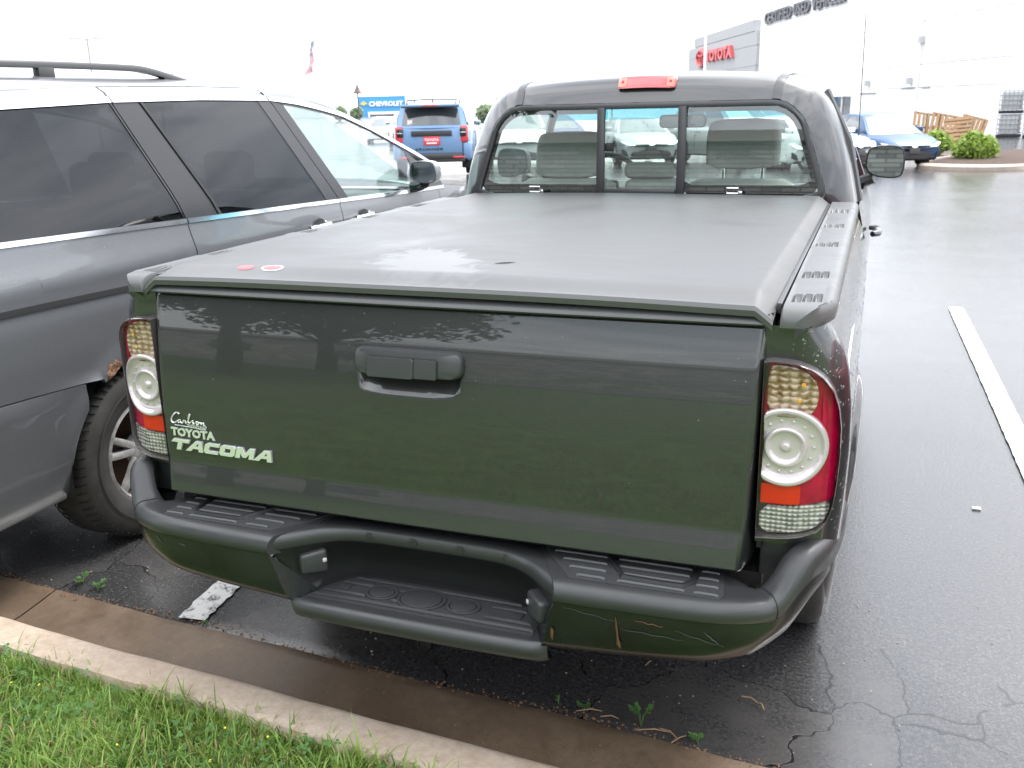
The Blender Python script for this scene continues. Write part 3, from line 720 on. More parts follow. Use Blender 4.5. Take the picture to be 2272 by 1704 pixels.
# ---- rear bumper
def ppath(P, n):
    P = chaikin(P, 3, False); L = [0]
    for a, b in zip(P, P[1:]): L.append(L[-1]+math.dist(a, b))
    out = []; k = 0
    for i in range(n+1):
        d = L[-1]*i/n
        while k < len(P)-2 and L[k+1] < d: k += 1
        t = (d-L[k])/max(L[k+1]-L[k], 1e-9); out.append((P[k][0]+(P[k+1][0]-P[k][0])*t, P[k][1]+(P[k+1][1]-P[k][1])*t))
    return out
BP = ppath([(.352, -.168), (.45, -.166), (.60, -.160), (.70, -.150), (.785, -.115), (.845, -.055), (.884, .03), (.902, .12), (.908, .21), (.908, .24)], 60)
def bumper_rows():
    R = []; n = len(BP)
    for i, (x, y) in enumerate(BP):
        a = BP[max(i-1, 0)]; b = BP[min(i+1, n-1)]; d = math.hypot(b[0]-a[0], b[1]-a[1]); nx, ny = -(b[1]-a[1])/d, (b[0]-a[0])/d   # inward
        h = sstep(x, .785, .860)
        zt = .622+.088*h; zt += .012*sstep(y, .05, .2)*h
        zb = interp(x, [(.35, .448), (.5, .458), (.65, .470), (.76, .492), (.83, .53), (.87, .575), (.908, .625)])
        zs_ = zt-.040-.020*h                       # lower edge of the moulded top
        w = min((.035-y)/max(ny, .3), .235) if x < .70 else interp(x, [(.70, .185), (.74, .150), (.775, .085), (.82, .060), (.90, .05), (.91, .045)])
        k = (1-sstep(x, .352, .60))
        def P(dn, z):
            return (x+nx*dn - k*(dn*.48), y+ny*dn, z) if dn > 0 else (x+nx*dn, y+ny*dn, z)
        def Q(dn, z):
            p_ = P(dn, z); return (p_[0]-k*max(0, (zs_-z))*.22, p_[1], p_[2])
        R.append([P(w, zt-.075), P(w, zt-.012), P(w-.010, zt-.002), P(w-.022, zt), P(w*.5, zt), P(.034, zt), P(.022, zt+.001), P(.012, zt-.0015), P(.004, zt-.008), P(-.002, zt-.019), P(-.001, zs_+.002),
                  Q(.004, zs_-.002), Q(.004, zs_-.02), Q(.006, (zs_+zb)/2), Q(.012, zb+.03), Q(.022, zb+.01), Q(.045, zb), Q(.09, zb+.01)])
    return R
BR_ = bumper_rows()
M('bumper_steel', (.010, .011, .011), .24, 0, .12, .10, spec=.42, rvar=(4, .17, .32), var=(5, .5))
for sg in (1, -1):
    top = rows([r[:12] for r in BR_], flip=True); low = rows([r[10:] for r in BR_], flip=True)
    endc = [r for r in BR_[0]]
    top = cat(top, (endc[:12], [tuple(range(12))])); low = cat(low, (endc[10:], [tuple(range(len(endc)-10))]))
    ob('bumper_top', *(top if sg > 0 else mirx(top)), 'plastic', T, angle=50)
    ob('bumper_face', *(low if sg > 0 else mirx(low)), 'bumper_steel', T, angle=50)
    # moulded joint where the corner piece starts
    # tread plate: pad, ribs
    pad = [(.372, -.131), (.692, -.126), (.676, .014), (.268, .014), (.305, -.045)]
    pf = lambda a, b, d: (sg*a, b, .6215+d)
    q = dome(resample(pad, 40), pf, ((1, .0), (1, .0022), (.5, .0022), (0, .0022))); q = q if sg > 0 else (q[0], [f[::-1] for f in q[1]])
    tp = ob('tread_pad', *q, 'plastic_tread' if 'plastic_tread' in MATS else 'plastic', T, angle=50)
    for yb_, xa, xb in ((-.115, .385, .680), (-.083, .360, .676), (-.051, .336, .672), (-.020, .308, .669), (.005, .285, .666)):
        for x0, x1 in ((xa, .425+.18*max(0, -yb_)), (.45+.2*max(0, -yb_), .612), (.632, xb)):
            if x1-x0 < .02: continue
            ob('tread_rib', *tube([(sg*x0, yb_, .6235), (sg*(x0+.006), yb_, .6250), (sg*(x1-.006), yb_, .6250), (sg*x1, yb_, .6235)], .0032, 8), 'plastic_cap', tp)
    ob('tread_groove', *tube([(sg*.415, .006, .6240), (sg*.452, -.048, .6240), (sg*.480, -.095, .6240), (sg*.56, -.099, .6240), (sg*.605, -.097, .6240), (sg*.622, -.075, .6240), (sg*.622, .006, .6240)], .0075, 6), 'plastic_dark' if 'plastic_dark' in MATS else 'black', tp)
    ob('joint_line', *tube([tuple(p_) for p_ in [(sg*(r_[0]), r_[1], r_[2]+.0005) for r_ in BR_[33][2:11]]], .0018, 6), 'black', T)
wsp = chaikin([(.085, .205), (.10, .222), (.125, .238), (.135, .236), (.118, .215), (.10, .206)], 2)
ob('dark_spot', *dome(resample(wsp, 32), lambda a, b, d: (a, b, cov(.5+a/.712*.93/2, (b+.012)/2.012)[2]+.0013), ((1, 0), (.5, 0), (0, 0))), 'film_dark', cover, angle=None)  # small patch of the cover under a dark tinted film
# ---- bumper centre: lip, number-plate recess, lower step
def sym(P): return [(-x, y, z) for x, y, z in P[::-1] if x > 1e-6]+P
lip_o = ppath([(0, -.044), (.12, -.045), (.20, -.050), (.255, -.075), (.30, -.115), (.352, -.160)], 24)   # outer edge, half
lip_pts = [(-x, y) for x, y in lip_o[::-1]][:-1]+lip_o
R = []
for x, y in lip_pts:
    k = sstep(abs(x), .20, .35); yi = .034-.0*k
    yi = .034
    R.append([(x, yi, .555), (x, yi, .612), (x, yi-.008, .6195), (x, y+.018, .6200), (x, y+.010, .6185), (x, y+.003, .613), (x, y, .605), (x, y+.0005, .590), (x, y+.004, .585)])
ob('bumper_lip', *rows(R, flip=True), 'plastic', T, angle=50)
# recess wall, lofted from the lip's lower edge to the back of the lower step
bot_h = ppath([(0, .030), (.10, .030), (.19, .026), (.245, .005), (.282, -.05), (.320, -.130)], 24)
bot = [(-x, y) for x, y in bot_h[::-1]][:-1]+bot_h
R = []
for (x, y), (bx_, by_) in zip(lip_pts, bot):
    r = []
    for k in range(9):
        t = k/8; rr = t if t < .75 else t
        x_ = x+(bx_-x)*t; y_ = (y+.006)+(by_-y-.006)*math.sin(min(t*1.35, 1)*PI/2)**1.0
        z_ = .584+(.4615-.584)*t
        r.append((x_, y_, z_))
    r.append((bx_*.985, by_-.014, .4565))
    R.append(r)
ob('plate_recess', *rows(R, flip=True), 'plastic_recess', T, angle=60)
# lower step
stp_h = ppath([(0, -.158), (.15, -.157), (.28, -.153), (.314, -.147), (.324, -.135)], 20)
stp = [(-x, y) for x, y in stp_h[::-1]][:-1]+stp_h
R = []
for x, y in stp:
    yb_ = interp(abs(x), [(0, .032), (.19, .028), (.245, .005), (.282, -.05), (.316, -.130), (.325, -.134)])
    yb_ = max(yb_, y+.001)
    w_ = yb_-y
    R.append([(x, yb_, .4575), (x, y+.6*w_, .4575), (x, y+min(.03, .4*w_), .4575), (x, y+min(.02, .3*w_), .461), (x, y+min(.010, .2*w_), .4600), (x, y+.002*min(1, w_/.01), .454), (x, y-.002, .444), (x, y, .432), (x, y+.006, .418), (x, y+.022, .406), (x, y+.05, .402), (x, yb_+.03, .41)])
ob('lower_step', *rows(R, flip=True), 'plastic', T, angle=50)
lsp = ob('tread_pad', *dome(resample([(-.292, -.118), (.292, -.118), (.268, -.066), (.232, -.002), (.175, .014), (-.175, .014), (-.232, -.002), (-.268, -.066)], 48), lambda a, b, d: (a, b, .457+d), ((1, 0), (1, .0022), (.5, .0022), (0, .0022))), 'plastic_tread', T, angle=50)
for y_, w_ in ((-.102, .280), (-.078, .266), (-.030, .240), (-.004, .218)):
    segs = ((-w_, -.155), (-.085, -.07), (.07, .085), (.155, w_)) if -.09 < y_ < -.02 else ((-w_, w_),)
    for a, b in segs:
        ob('tread_rib', *tube([(a, y_, .4590), (a+.005, y_, .4612), (b-.005, y_, .4612), (b, y_, .4590)], .0046, 8), 'plastic', lsp)
for cx, r in ((0, .052), (-.105, .033), (.108, .033)):
    cyl = lathe([(r+.010, -.001), (r+.009, .005), (r+.005, .0062), (r+.001, .0052), (r, .001), (r-.001, .001), (r-.0015, .0055), (r-.004, .0065), (.001, .0068)], 36, lambda a, b, h: (cx-.018+a, -.052+b*.82, .4585+h))
    ob('ball_mount_cap', *cyl, 'plastic_trim', lsp, angle=30)
for x in (-.225, .222):
    ob('tread_plug', *box((x, -.05, .460), (.03, .026, .004), .0015), 'plastic_trim', lsp)
# number-plate lamps on the recess side walls
for sg in (1, -1):
    rot = Matrix.Rotation(-sg*.95, 3, 'Z')
    c = Vector((sg*.300, -.092, .522)) if sg > 0 else Vector((-.295, -.078, .535))
    V, F = box((0, 0, 0), (.066, .056, .062), .010, 3)
    V = [(x, y*(1.0 if x*sg < 0 else .55)-(.0 if x*sg < 0 else .004), z*(1-.18*(x*sg > 0))) for x, y, z in V]
    V = [tuple(rot @ Vector(v)+c) for v in V]
    pl = ob('plate_lamp', V, F, 'plastic_trim', T, angle=40)
    V, F = box((-sg*.022, -.0285, .004), (.011, .006, .011), .003)
    ob('lamp_bulb', [tuple(rot @ Vector(v)+c) for v in V], F, 'lens_silver', pl)
# lip fasteners and rust marks
for x, y, z in ((-.150, -.046, .603), (-.035, -.0455, .603), (.085, -.046, .603), (.20, -.051, .603)):
    ob('lip_bolt', *cat(lathe([(.010, .001), (.009, -.002), (.0065, -.0025), (.006, .0), (.001, .0005)], 14, lambda a, b, h: (x+a, y+h-.0005, z+b)), lathe([(.0045, 0), (.004, -.003), (.0005, -.003)], 6, lambda a, b, h: (x+a, y+h-.0005, z+b))), 'plastic_trim', T)
def face_pt(x, z):
    y = interp(abs(x), [(q[0], q[1]) for q in BP[:45]])
    return y+.0035
def smear(name, pts, wds, mat):
    R = []
    for (x, z), w_ in zip(pts, wds):
        R.append([(x-w_, face_pt(x, z)-.0022, z), (x, face_pt(x, z)-.0034, z), (x+w_, face_pt(x, z)-.0022, z)])
    ob(name, *rows(R, flip=True), mat, T)
smear('rust_streak', [(.482, .568), (.484, .545), (.487, .52), (.489, .505), (.492, .497)], [.001, .0022, .002, .0045, .001], 'rust_stain')
smear('rust_streak', [(.345, .520), (.346, .512), (.345, .50), (.346, .492)], [.001, .004, .003, .001], 'rust_stain')
def scr(x0, z0, x1, z1, r=.0006, m='scratch'):
    n = 8; P = [(x0+(x1-x0)*k/n, 0, z0+(z1-z0)*k/n+.0015*math.sin(k*2.1+x0*30)) for k in range(n+1)]
    ob('scratch', *tube([(a, face_pt(a, c)-.0012, c) for a, _, c in P], [r*(.3+.7*math.sin(PI*(k+.3)/(n+.6))) for k in range(n+1)], 5), m, T)
scr(.37, .572, .49, .556); scr(.49, .542, .62, .535); scr(.60, .556, .70, .530); scr(.52, .566, .58, .560, .0012, 'rust_stain'); scr(.66, .560, .69, .535, .0015)
scr(-.62, .565, -.60, .562, .0015); scr(-.70, .57, -.68, .555, .0012)
# bumper side brackets / dark body under the lamps, frame, axle, exhaust so the underside is not empty
for sg in (1, -1):
    ob('corner_filler', *box((sg*.80, .055, .665), (.115, .05, .11), .006), 'plastic', T)
    ob('frame_rail', *box((sg*.42, 2.1, .46), (.07, 3.9, .12), .01), 'black', T)
ob('bumper_beam', *box((0, .055, .53), (1.3, .03, .10)), 'black', T, smooth=False)
ob('axle', *tube([(-.7, WC[0], .325), (0, WC[0], .325), (.7, WC[0], .325)], .05, 12), 'black', T)
ob('fuel_tank', *box((-.15, 2.2, .42), (.45, .9, .2), .03), 'black', T)
ob('exhaust_pipe', *tube([(.45, .35, .36), (.47, .9, .38), (.30, 1.6, .40), (.25, 3.0, .36)], .03, 10), 'steel', T)
ob('spare_wheel', *lathe([(.05, -.09), (.30, -.09), (.325, -.04), (.325, .06), (.28, .09), (.05, .08)], 28, lambda a, b, h: (a, .45+b, .47+h)), 'tyre', T)

# ---- wheels
def tyre_prof(R, W, rim):
    return [(rim, -W*.42), (rim+.01, -W*.46), ((R+rim)/2, -W*.5), (R-.03, -W*.48), (R-.008, -W*.40), (R, -W*.30), (R, W*.30), (R-.008, W*.40), (R-.03, W*.48), ((R+rim)/2, W*.5), (rim+.01, W*.46), (rim, W*.42)]
def wheel(par, c, R, W, rim, out, spokes=5, tread=False, mat='alloy', name='wheel'):
    """out=+1 outer side to +x"""
    fn = lambda a, b, h: (c[0]+h*out, c[1]+a, c[2]+b)
    ty = ob(name, *lathe(tyre_prof(R, W, rim), 56, fn), 'tyre', par, angle=40)
    rm = lathe([(rim, -W*.42), (rim, W*.42), (rim-.012, W*.44), (rim-.022, W*.38), (rim-.03, -.02), (rim-.035, -W*.4)], 48, fn)
    hubd = lathe([(.001, W*.30), (.035, W*.30), (.055, W*.26), (.06, W*.15)], 24, fn)
    r_ = ob('rim', *cat(rm, hubd), mat, ty, angle=35)
    ob('brake_disc', *lathe([(.001, -.01), (rim-.06, -.01), (rim-.055, -.03)], 32, fn), 'rust_disc' if 'rust_disc' in MATS else 'steel', ty)
    for k in range(spokes):
        a0 = 2*PI*k/spokes+.3; P = []
        for side in (-1, 1):
            a1 = a0+side*.17
            st_ = []
            for t in np.linspace(0, 1, 6):
                rr = .045+(rim-.018-.045)*t; aa = a0+side*(.20-.02*t) if spokes <= 5 else a0+side*.02
                wd = .017-.003*t; hh = W*(.30+.08*math.sin(t*PI*.6))
                ca, sa = math.cos(aa), math.sin(aa)
                st_.append([fn(rr*ca-q*sa, rr*sa+q*ca, h) for q, h in ((-wd, hh-.02), (-wd*.8, hh), (0, hh+.004), (wd*.8, hh), (wd, hh-.02))])
            ob('spoke', *rows(st_), mat, ty)
    if tread:
        # sipes between tread blocks and shoulder lugs
        for k in range(64):
            a = 2*PI*k/64
            for h0, h1, sk in ((-W*.46, -W*.20, .05), (W*.20, W*.46, -.05)):
                pts = [fn((R+.001-(.012 if abs(h) > W*.4 else 0))*math.cos(a+sk*(h-h0)/(h1-h0)), (R+.001-(.012 if abs(h) > W*.4 else 0))*math.sin(a+sk*(h-h0)/(h1-h0)), h) for h in np.linspace(h0, h1, 4)]
                SIPES.append(tube(pts, .0032, 4))
    return ty
M('rust_disc', (.10, .05, .03), .6, .5)
M('tyre_groove', (.004, .004, .004), .9)
for y_ in (WC[0], 3.80):
    for sg in (1, -1): wheel(T, (sg*.755, y_, .325), .328, .215, .19, sg, 6, mat='steel')

# ---- cab shell
ZC = (0, 1.37)
CAB = [(.885, 1.0), (.872, 1.10), (.852, 1.20), (.822, 1.33), (.786, 1.44), (.742, 1.545), (.692, 1.618), (.618, 1.660), (.50, 1.676), (.3, 1.689), (0.0, 1.696)]
CABo = CAB+[(-x, z) for x, z in CAB[-2::-1]]
CABo = [(-.885, .98)]+[] + [] if False else CABo
NC = 144
ring = polar(chaikin(CABo, 2), ZC, NC)
def yb(z): return 2.056+max(0, z-1.15)*.055
FR = [(.738, 1.190), (.612, 1.572)]
fo = rrect(-.735, .735, 1.190, 1.592, .05, 6)
def taper(P): return [(x*(1-.165*max(0, (z-1.21))/.38), z-.018*(x/.6)**2*sstep(z, 1.4, 1.58)) for x, z in P]
def rr_tap(hw, z0, z1, rb, rt, n=7):
    P = []
    for cx, cz, r, a in ((hw-rt, z1-rt, rt, 0), (-hw+rt, z1-rt, rt, 90), (-hw+rb, z0+rb, rb, 180), (hw-rb, z0+rb, rb, 270)):
        for k in range(n+1):
            t = math.radians(a+90*k/n); P.append((cx+r*math.cos(t), cz+r*math.sin(t)))
    return taper(P)
FO = polar(rr_tap(.738, 1.186, 1.594, .045, .10), ZC, NC)
FI = polar(rr_tap(.712, 1.210, 1.572, .030, .085), ZC, NC)
def R3(P, dy): return [(x, yb(z)+dy, z) for x, z in P]
def sc(P, kx, dz): return [(x*kx, z+dz*sstep(z, 1.2, 1.6)) for x, z in P]
rg = [R3(FO, .012), R3([(x*1.004, z+.002) for x, z in FO], .0), R3([((a[0]*.5+b[0]*.5), (a[1]*.5+b[1]*.5)) for a, b in zip(FO, sc(ring, .918, -.034))], .016), R3(sc(ring, .918, -.030), .044), R3(sc(ring, .947, -.018), .070), R3(sc(ring, .967, -.010), .098), R3(sc(ring, .981, -.005), .132), R3(sc(ring, .992, -.001), .180), [(x, max(2.32, yb(z)+.24), z) for x, z in ring]]
cabo = ob('cab_shell', *rows(rg, True, flip=True), 'paint', T, angle=45)
def front_ring_y(z): return max(2.32, yb(z)+.24)
# roof
idx = [k for k in range(NC) if ring[k][1] > 1.585]
top = [ring[k] for k in idx]
R = []
for y_, dz, k in ((None, 0, 1), (2.42, .005, 1.0), (2.65, .006, .995), (2.85, -.002, .985), (2.98, -.018, .97), (3.06, -.04, .955)):
    R.append([(x*k, (front_ring_y(z) if y_ is None else y_), z+dz) for x, z in top])
ob('roof', *rows(R, flip=True), 'paint', T, angle=45)
ob('headliner', *rows([[(x*.97, y, z-.035) for x, y, z in r] for r in R]), 'cloth', T)
def roof_drop(u, v):
    i = u*(len(top)-1); a = int(i); x, z = top[min(a, len(top)-1)]
    rows_ = [rg[4], rg[5], rg[6], rg[7], rg[8]]; k = v*4; b = min(int(k), 3); t = k-b
    p0 = Vector(rows_[b][idx[min(a, len(top)-1)]]); p1 = Vector(rows_[b+1][idx[min(a, len(top)-1)]])
    a2 = min(a+1, len(top)-1); q0 = Vector(rows_[b][idx[a2]]); q1 = Vector(rows_[b+1][idx[a2]]); f = i-a
    return (p0*(1-t)+p1*t)*(1-f)+(q0*(1-t)+q1*t)*f
ob('rain_drops', *drops(roof_drop, 420, .0014, .0042, 8, sgn=-1), 'water', T)['kind'] = 'stuff'
# ditch mouldings over the roof
def ring_at(P3, xq):
    c = [(p, q) for p, q in zip(P3, P3[1:]+P3[:1]) if (p[0]-xq)*(q[0]-xq) <= 0 and p[2] > 1.45]
    p, q = c[0]; t = (xq-p[0])/(q[0]-p[0]) if q[0] != p[0] else 0
    return Vector(p)*(1-t)+Vector(q)*t
for sg in (1, -1):
    L_ = []
    for i, r in enumerate(rg[1:]+R[1:]):
        xx = .528+.012*sstep(i, 0, 5)
        a = ring_at(r, sg*(xx-.016)); b = ring_at(r, sg*(xx+.016)); nrm = Vector((sg*.35, -.5 if i < 5 else 0, .8)).normalized()
        L_.append([tuple(a-nrm*.004), tuple(a+nrm*.004), tuple((a+b)/2+nrm*.0055), tuple(b+nrm*.004), tuple(b-nrm*.004)])
    ob('roof_moulding', *rows(L_, flip=sg > 0), 'plastic_trim', T, angle=50)
# high stop lamp
ch = resample(rrect(-.104, .130, 1.631, 1.679, .010, 4), 48)
def chf(a, b, d): return (a, 2.098+(b-1.63)*.80+.05*a*a-d, b-.006*((a)/.12)**2*.6)
cl = ob('stop_lamp', *dome(ch, chf, ((1.02, -.03), (1.02, .004), (1, .010), (.94, .014), (.5, .015), (0, .015))), 'chmsl', T, angle=40)
for a0 in (-.085, .111):
    ob('lamp_end', *dome(resample(rrect(a0-.015, a0+.015, 1.637, 1.673, .005), 20), chf, ((1, .0142), (.9, .0162), (0, .0166))), 'orange_lens', cl)
    ob('lamp_screw', *dome([(a0+.006*math.cos(t), 1.658+.006*math.sin(t)) for t in np.linspace(0, 2*PI, 11)[:-1]], chf, ((1, .0166), (.7, .0176), (0, .0166))), 'red_lens', cl)
# rear window frame, dividers, panes
MIDF = [((a[0]+b[0])/2, (a[1]+b[1])/2) for a, b in zip(FO, FI)]
wf = ob('window_frame', *rows([R3(FO, .008), R3(FO, -.008), R3(MIDF, -.014), R3(FI, -.010), R3(FI, .012)], True, flip=True), 'plastic_trim', T, angle=50)
for xq in (-.166, .169):
    zt = ring_at(R3(FI, 0), xq).z+.006
    V, F = box((0, 0, 0), (.034, .022, zt-1.208), .006, 2)
    ob('window_divider', [(x+xq, yb((z+(zt+1.208)/2))+y-.004, z+(zt+1.208)/2) for x, y, z in V], F, 'plastic_trim', wf)
def pane(name, x0, x1, frit, mat, dy):
    P = clip(clip(FI, 0, x0, True), 0, x1, False); P = resample(P, 64)
    n = ob(name, *dome(P, lambda a, b, d: (a, yb(b)+dy, b), ((1, 0), (.6, 0), (0, 0))), mat, wf, angle=None)
    if frit:
        c = (sum(p[0] for p in P)/64, sum(p[1] for p in P)/64)
        Q = []
        for a, b in P:
            q = (a+(c[0]-a)*.07, b+(c[1]-b)*.10)
            if b < 1.25: q = (q[0], b+.040)
            if (a < x0+.01 and x0 > -.5) or (a > x1-.01 and x1 < .5): q = (a, q[1])
            Q.append(q)
        ob('glass_border', *rows([[(a, yb(b)+dy+.003, b) for a, b in P], [(a, yb(b)+dy+.003, b) for a, b in Q]], True), 'black_gloss', n, angle=None)
    return n
pane('window_pane', -.9, -.150, True, 'glass_truck', .004)
pane('window_pane', .185, .9, True, 'glass_truck', .004)
pane('sliding_pane', -.150, .152, False, 'glass_truck', .010)
# slider sash
ob('slider_sash', *box((0, yb(1.222)-.004, 1.221), (.30, .02, .026), .005), 'plastic_trim', wf); ob('slider_sash', *box((0, yb(1.563)+.0, 1.561), (.30, .016, .020), .004), 'plastic_trim', wf)
ob('slider_latch', *box((-.135, 2.078, 1.40), (.030, .03, .034), .006), 'black', wf)

# ---- doors, pillars, windscreen, front end
def door_x(y, z):
    return interp(z, [(.42, .86), (.55, .890), (.75, .902), (.95, .900), (1.05, .888), (1.12, .872), (1.17, .858)])+.004*math.sin((y-2.2)*1.5)
for sg in (1, -1):
    f_ = lambda u, v: (sg*door_x(2.06+u*1.27, .44+.735*v), 2.06+u*1.27, .44+.735*v)
    ob('door', *grid(lambda u, v: (sg*door_x(2.235+u*1.06, .44+.735*v), 2.235+u*1.06, .44+.735*v), 20, 16, flip=sg < 0), 'paint', T)
    ob('rocker_panel', *grid(lambda u, v: (sg*(door_x(2.07+u*.155, .44+.735*v)), 2.07+u*.155, .44+.735*v), 4, 16, flip=sg < 0), 'paint', T)
    ob('door_inner', *box((sg*.80, 2.78, .95), (.06, 1.1, .42), .02), 'dash', T)
    hd_ = ob('door_handle', *cat(tube([(sg*.915, 2.36, 1.03), (sg*.937, 2.39, 1.03), (sg*.940, 2.46, 1.03), (sg*.932, 2.54, 1.03), (sg*.905, 2.57, 1.03)], [.012, .014, .015, .014, .010], 8)), 'paint', T)
    # window surround: rear edge, top rail, A-pillar
    ap = [(.845, 3.36, 1.165), (.79, 3.22, 1.33), (.715, 3.08, 1.50), (.635, 2.99, 1.588), (.625, 2.80, 1.605), (.640, 2.5, 1.608), (.645, 2.28, 1.60)]
    ob('door_frame', *tube([(sg*a, b, c) for a, b, c in chaikin(ap, 2, False)], .022, 8), 'paint', T)
    ob('quarter_post', *tube([(sg*.845, 2.285, 1.17), (sg*.79, 2.285, 1.40), (sg*.69, 2.285, 1.60)], .025, 8), 'plastic_trim', T)
    R_ = [[(sg*.852, 2.29, 1.17), (sg*.80, 2.29, 1.40), (sg*.70, 2.29, 1.61)], [(sg*.852, 2.85, 1.17), (sg*.80, 2.85, 1.40), (sg*.665, 2.80, 1.62)], [(sg*.852, 3.34, 1.17), (sg*.795, 3.22, 1.36), (sg*.71, 3.06, 1.54)]]
    ob('door_glass', *rows(R_, flip=sg < 0), 'glass_front', T)
    ob('fender', *grid(lambda u, v: (sg*(door_x(3.31, .44+.66*v)-.05*u**3), 3.31+1.23*u, max(.44+.66*v-.06*u*v, (.36+math.sqrt(max(0, .39**2-(3.31+1.23*u-3.80)**2))) if v < .5 and abs(3.31+1.23*u-3.80) < .39 else 0)), 24, 12, flip=sg < 0), 'paint', T)
wsx = lambda u, v: ((u*2-1)*(.80-.155*v), 3.50-.50*v-.12*(u*2-1)**2, 1.10+.535*v)
ob('windscreen', *grid(wsx, 20, 12), 'glass_front', T)
ob('sun_band', *grid(lambda u, v: tuple(np.add(wsx(u, .74+.26*v), (0, -.004, -.004))), 16, 3), 'glass_blue', T)
ob('rain_drops', *drops(lambda u, v: tuple(np.add(wsx(u, v), (0, .004, .002))), 700, .002, .0065, 9), 'water', T)['kind'] = 'stuff'
ob('hood', *grid(lambda u, v: ((u*2-1)*(.84-.06*v), 3.36+1.18*v, 1.105+.03*(1-(u*2-1)**2)-.10*v**1.5), 16, 12), 'paint', T)
ob('nose', *grid(lambda u, v: ((u*2-1)*.80, 4.54+.10*math.sin(v*PI)-.15*(u*2-1)**4, 1.0-.62*v), 16, 10), 'paint', T)
# interior
ob('dashboard', *grid(lambda u, v: ((u*2-1)*.78, 3.12+.30*math.sin(v*PI*.5)+.05*(u*2-1)**2*0, 1.05+.10*math.sin(v*PI*.62)+.02*math.exp(-(((u*2-1)+.45)/.25)**2)*math.sin(v*PI)), 24, 10, flip=True), 'dash', T)
ob('cab_floor', *box((0, 2.8, .52), (1.6, 1.4, .04)), 'cloth_dark', T, smooth=False)
ob('cab_back_trim', *box((0, 2.10, .92), (1.6, .03, .48), .01), 'dash', T)
sw = [(-.385+.185*math.cos(t), 2.93+.075*math.sin(t), 1.155+.165*math.sin(t)) for t in np.linspace(0, 2*PI, 33)[:-1]]
swo = ob('steering_wheel', *cat(tube(sw, .015, 8, closed=True), box((-.385, 2.95, 1.15), (.14, .05, .10), .02), tube([(-.56, 2.93, 1.15), (-.21, 2.93, 1.15)], .014, 6)), 'black', T)
def cushion(c, s, r, bulge=.02):
    V, F = box((0, 0, 0), s, r, 4)
    return [(x+c[0], y+c[1], z+c[2]) for x, y, z in V], F
for xq, hz in ((-.415, 1.352), (.365, 1.395)):
    hw = .315
    def hrf(a, b, d, xq=xq): return (xq+a, 2.40+.12*(b-hz)+d, b)
    hp = chaikin([(-hw/2*.93, hz-.105), (hw/2*.93, hz-.105), (hw/2, hz-.05), (hw/2*.97, hz+.06), (hw/2*.86, hz+.104), (-hw/2*.86, hz+.104), (-hw/2*.97, hz+.06), (-hw/2, hz-.05)], 2)
    hp = resample(hp, 48)
    hr = ob('headrest', *cat(dome(hp, hrf, ((.9, .10), (1, .075), (1, .02), (.96, -.004), (.85, -.012), (0, -.016))), dome(hp[::-1], hrf, ((.9, .10), (.5, .11), (0, .112)))), 'cloth', T, angle=60)
    for dx in (-.08, .085): ob('headrest_post', *tube([(xq+dx, 2.43, hz-.10), (xq+dx, 2.43, hz-.18)], .007, 8), 'chrome', hr)
    bk = [[(xq+a*.25*(1-.1*t), 2.38+b*.09-.0*t+.06*(1-t), .75+.49*t) for a, b in [(math.copysign(abs(math.cos(q))**.5, math.cos(q)), math.copysign(abs(math.sin(q))**.6, math.sin(q))) for q in np.linspace(0, 2*PI, 25)[:-1]]] for t in (0, .5, .9, .97)]
    bk.append([(xq+(p[0]-xq)*.8, 2.40+(p[1]-2.40)*.5, 1.248) for p in bk[-1]])
    ob('seat_back', *rows(bk, True, cap1=True), 'cloth', T, angle=50)
    ob('seat_cushion', *box((xq, 2.68, .72), (.52, .52, .16), .05, 3), 'cloth', T)
ob('centre_headrest', *box((-.035, 2.42, 1.283), (.235, .07, .072), .030, 4), 'cloth', T)
ob('centre_seat_back', *box((-.03, 2.45, 1.02), (.24, .13, .45), .03, 3), 'cloth', T)
mr = ob('rear_view_mirror', *dome(resample(rrect(-.135, .100, 1.447, 1.512, .022, 5), 40), lambda a, b, d: (a, 3.06-d, b), ((.9, -.04), (1, -.02), (1, .004), (.95, .006), (0, .006))), 'black', T)
ob('mirror_glass', *dome(resample(rrect(-.128, .093, 1.453, 1.506, .018, 5), 40), lambda a, b, d: (a, 3.06-d, b), ((1, .0062), (.5, .0066), (0, .0066))), 'mirror', mr)
ob('mirror_stem', *tube([(-.01, 3.08, 1.49), (-.01, 3.12, 1.54), (-.01, 3.10, 1.58)], .012, 8), 'black', mr)
for xq in (-.38, .38): ob('sun_visor', *box((xq, 2.98, 1.588), (.42, .14, .02), .008), 'cloth', T)
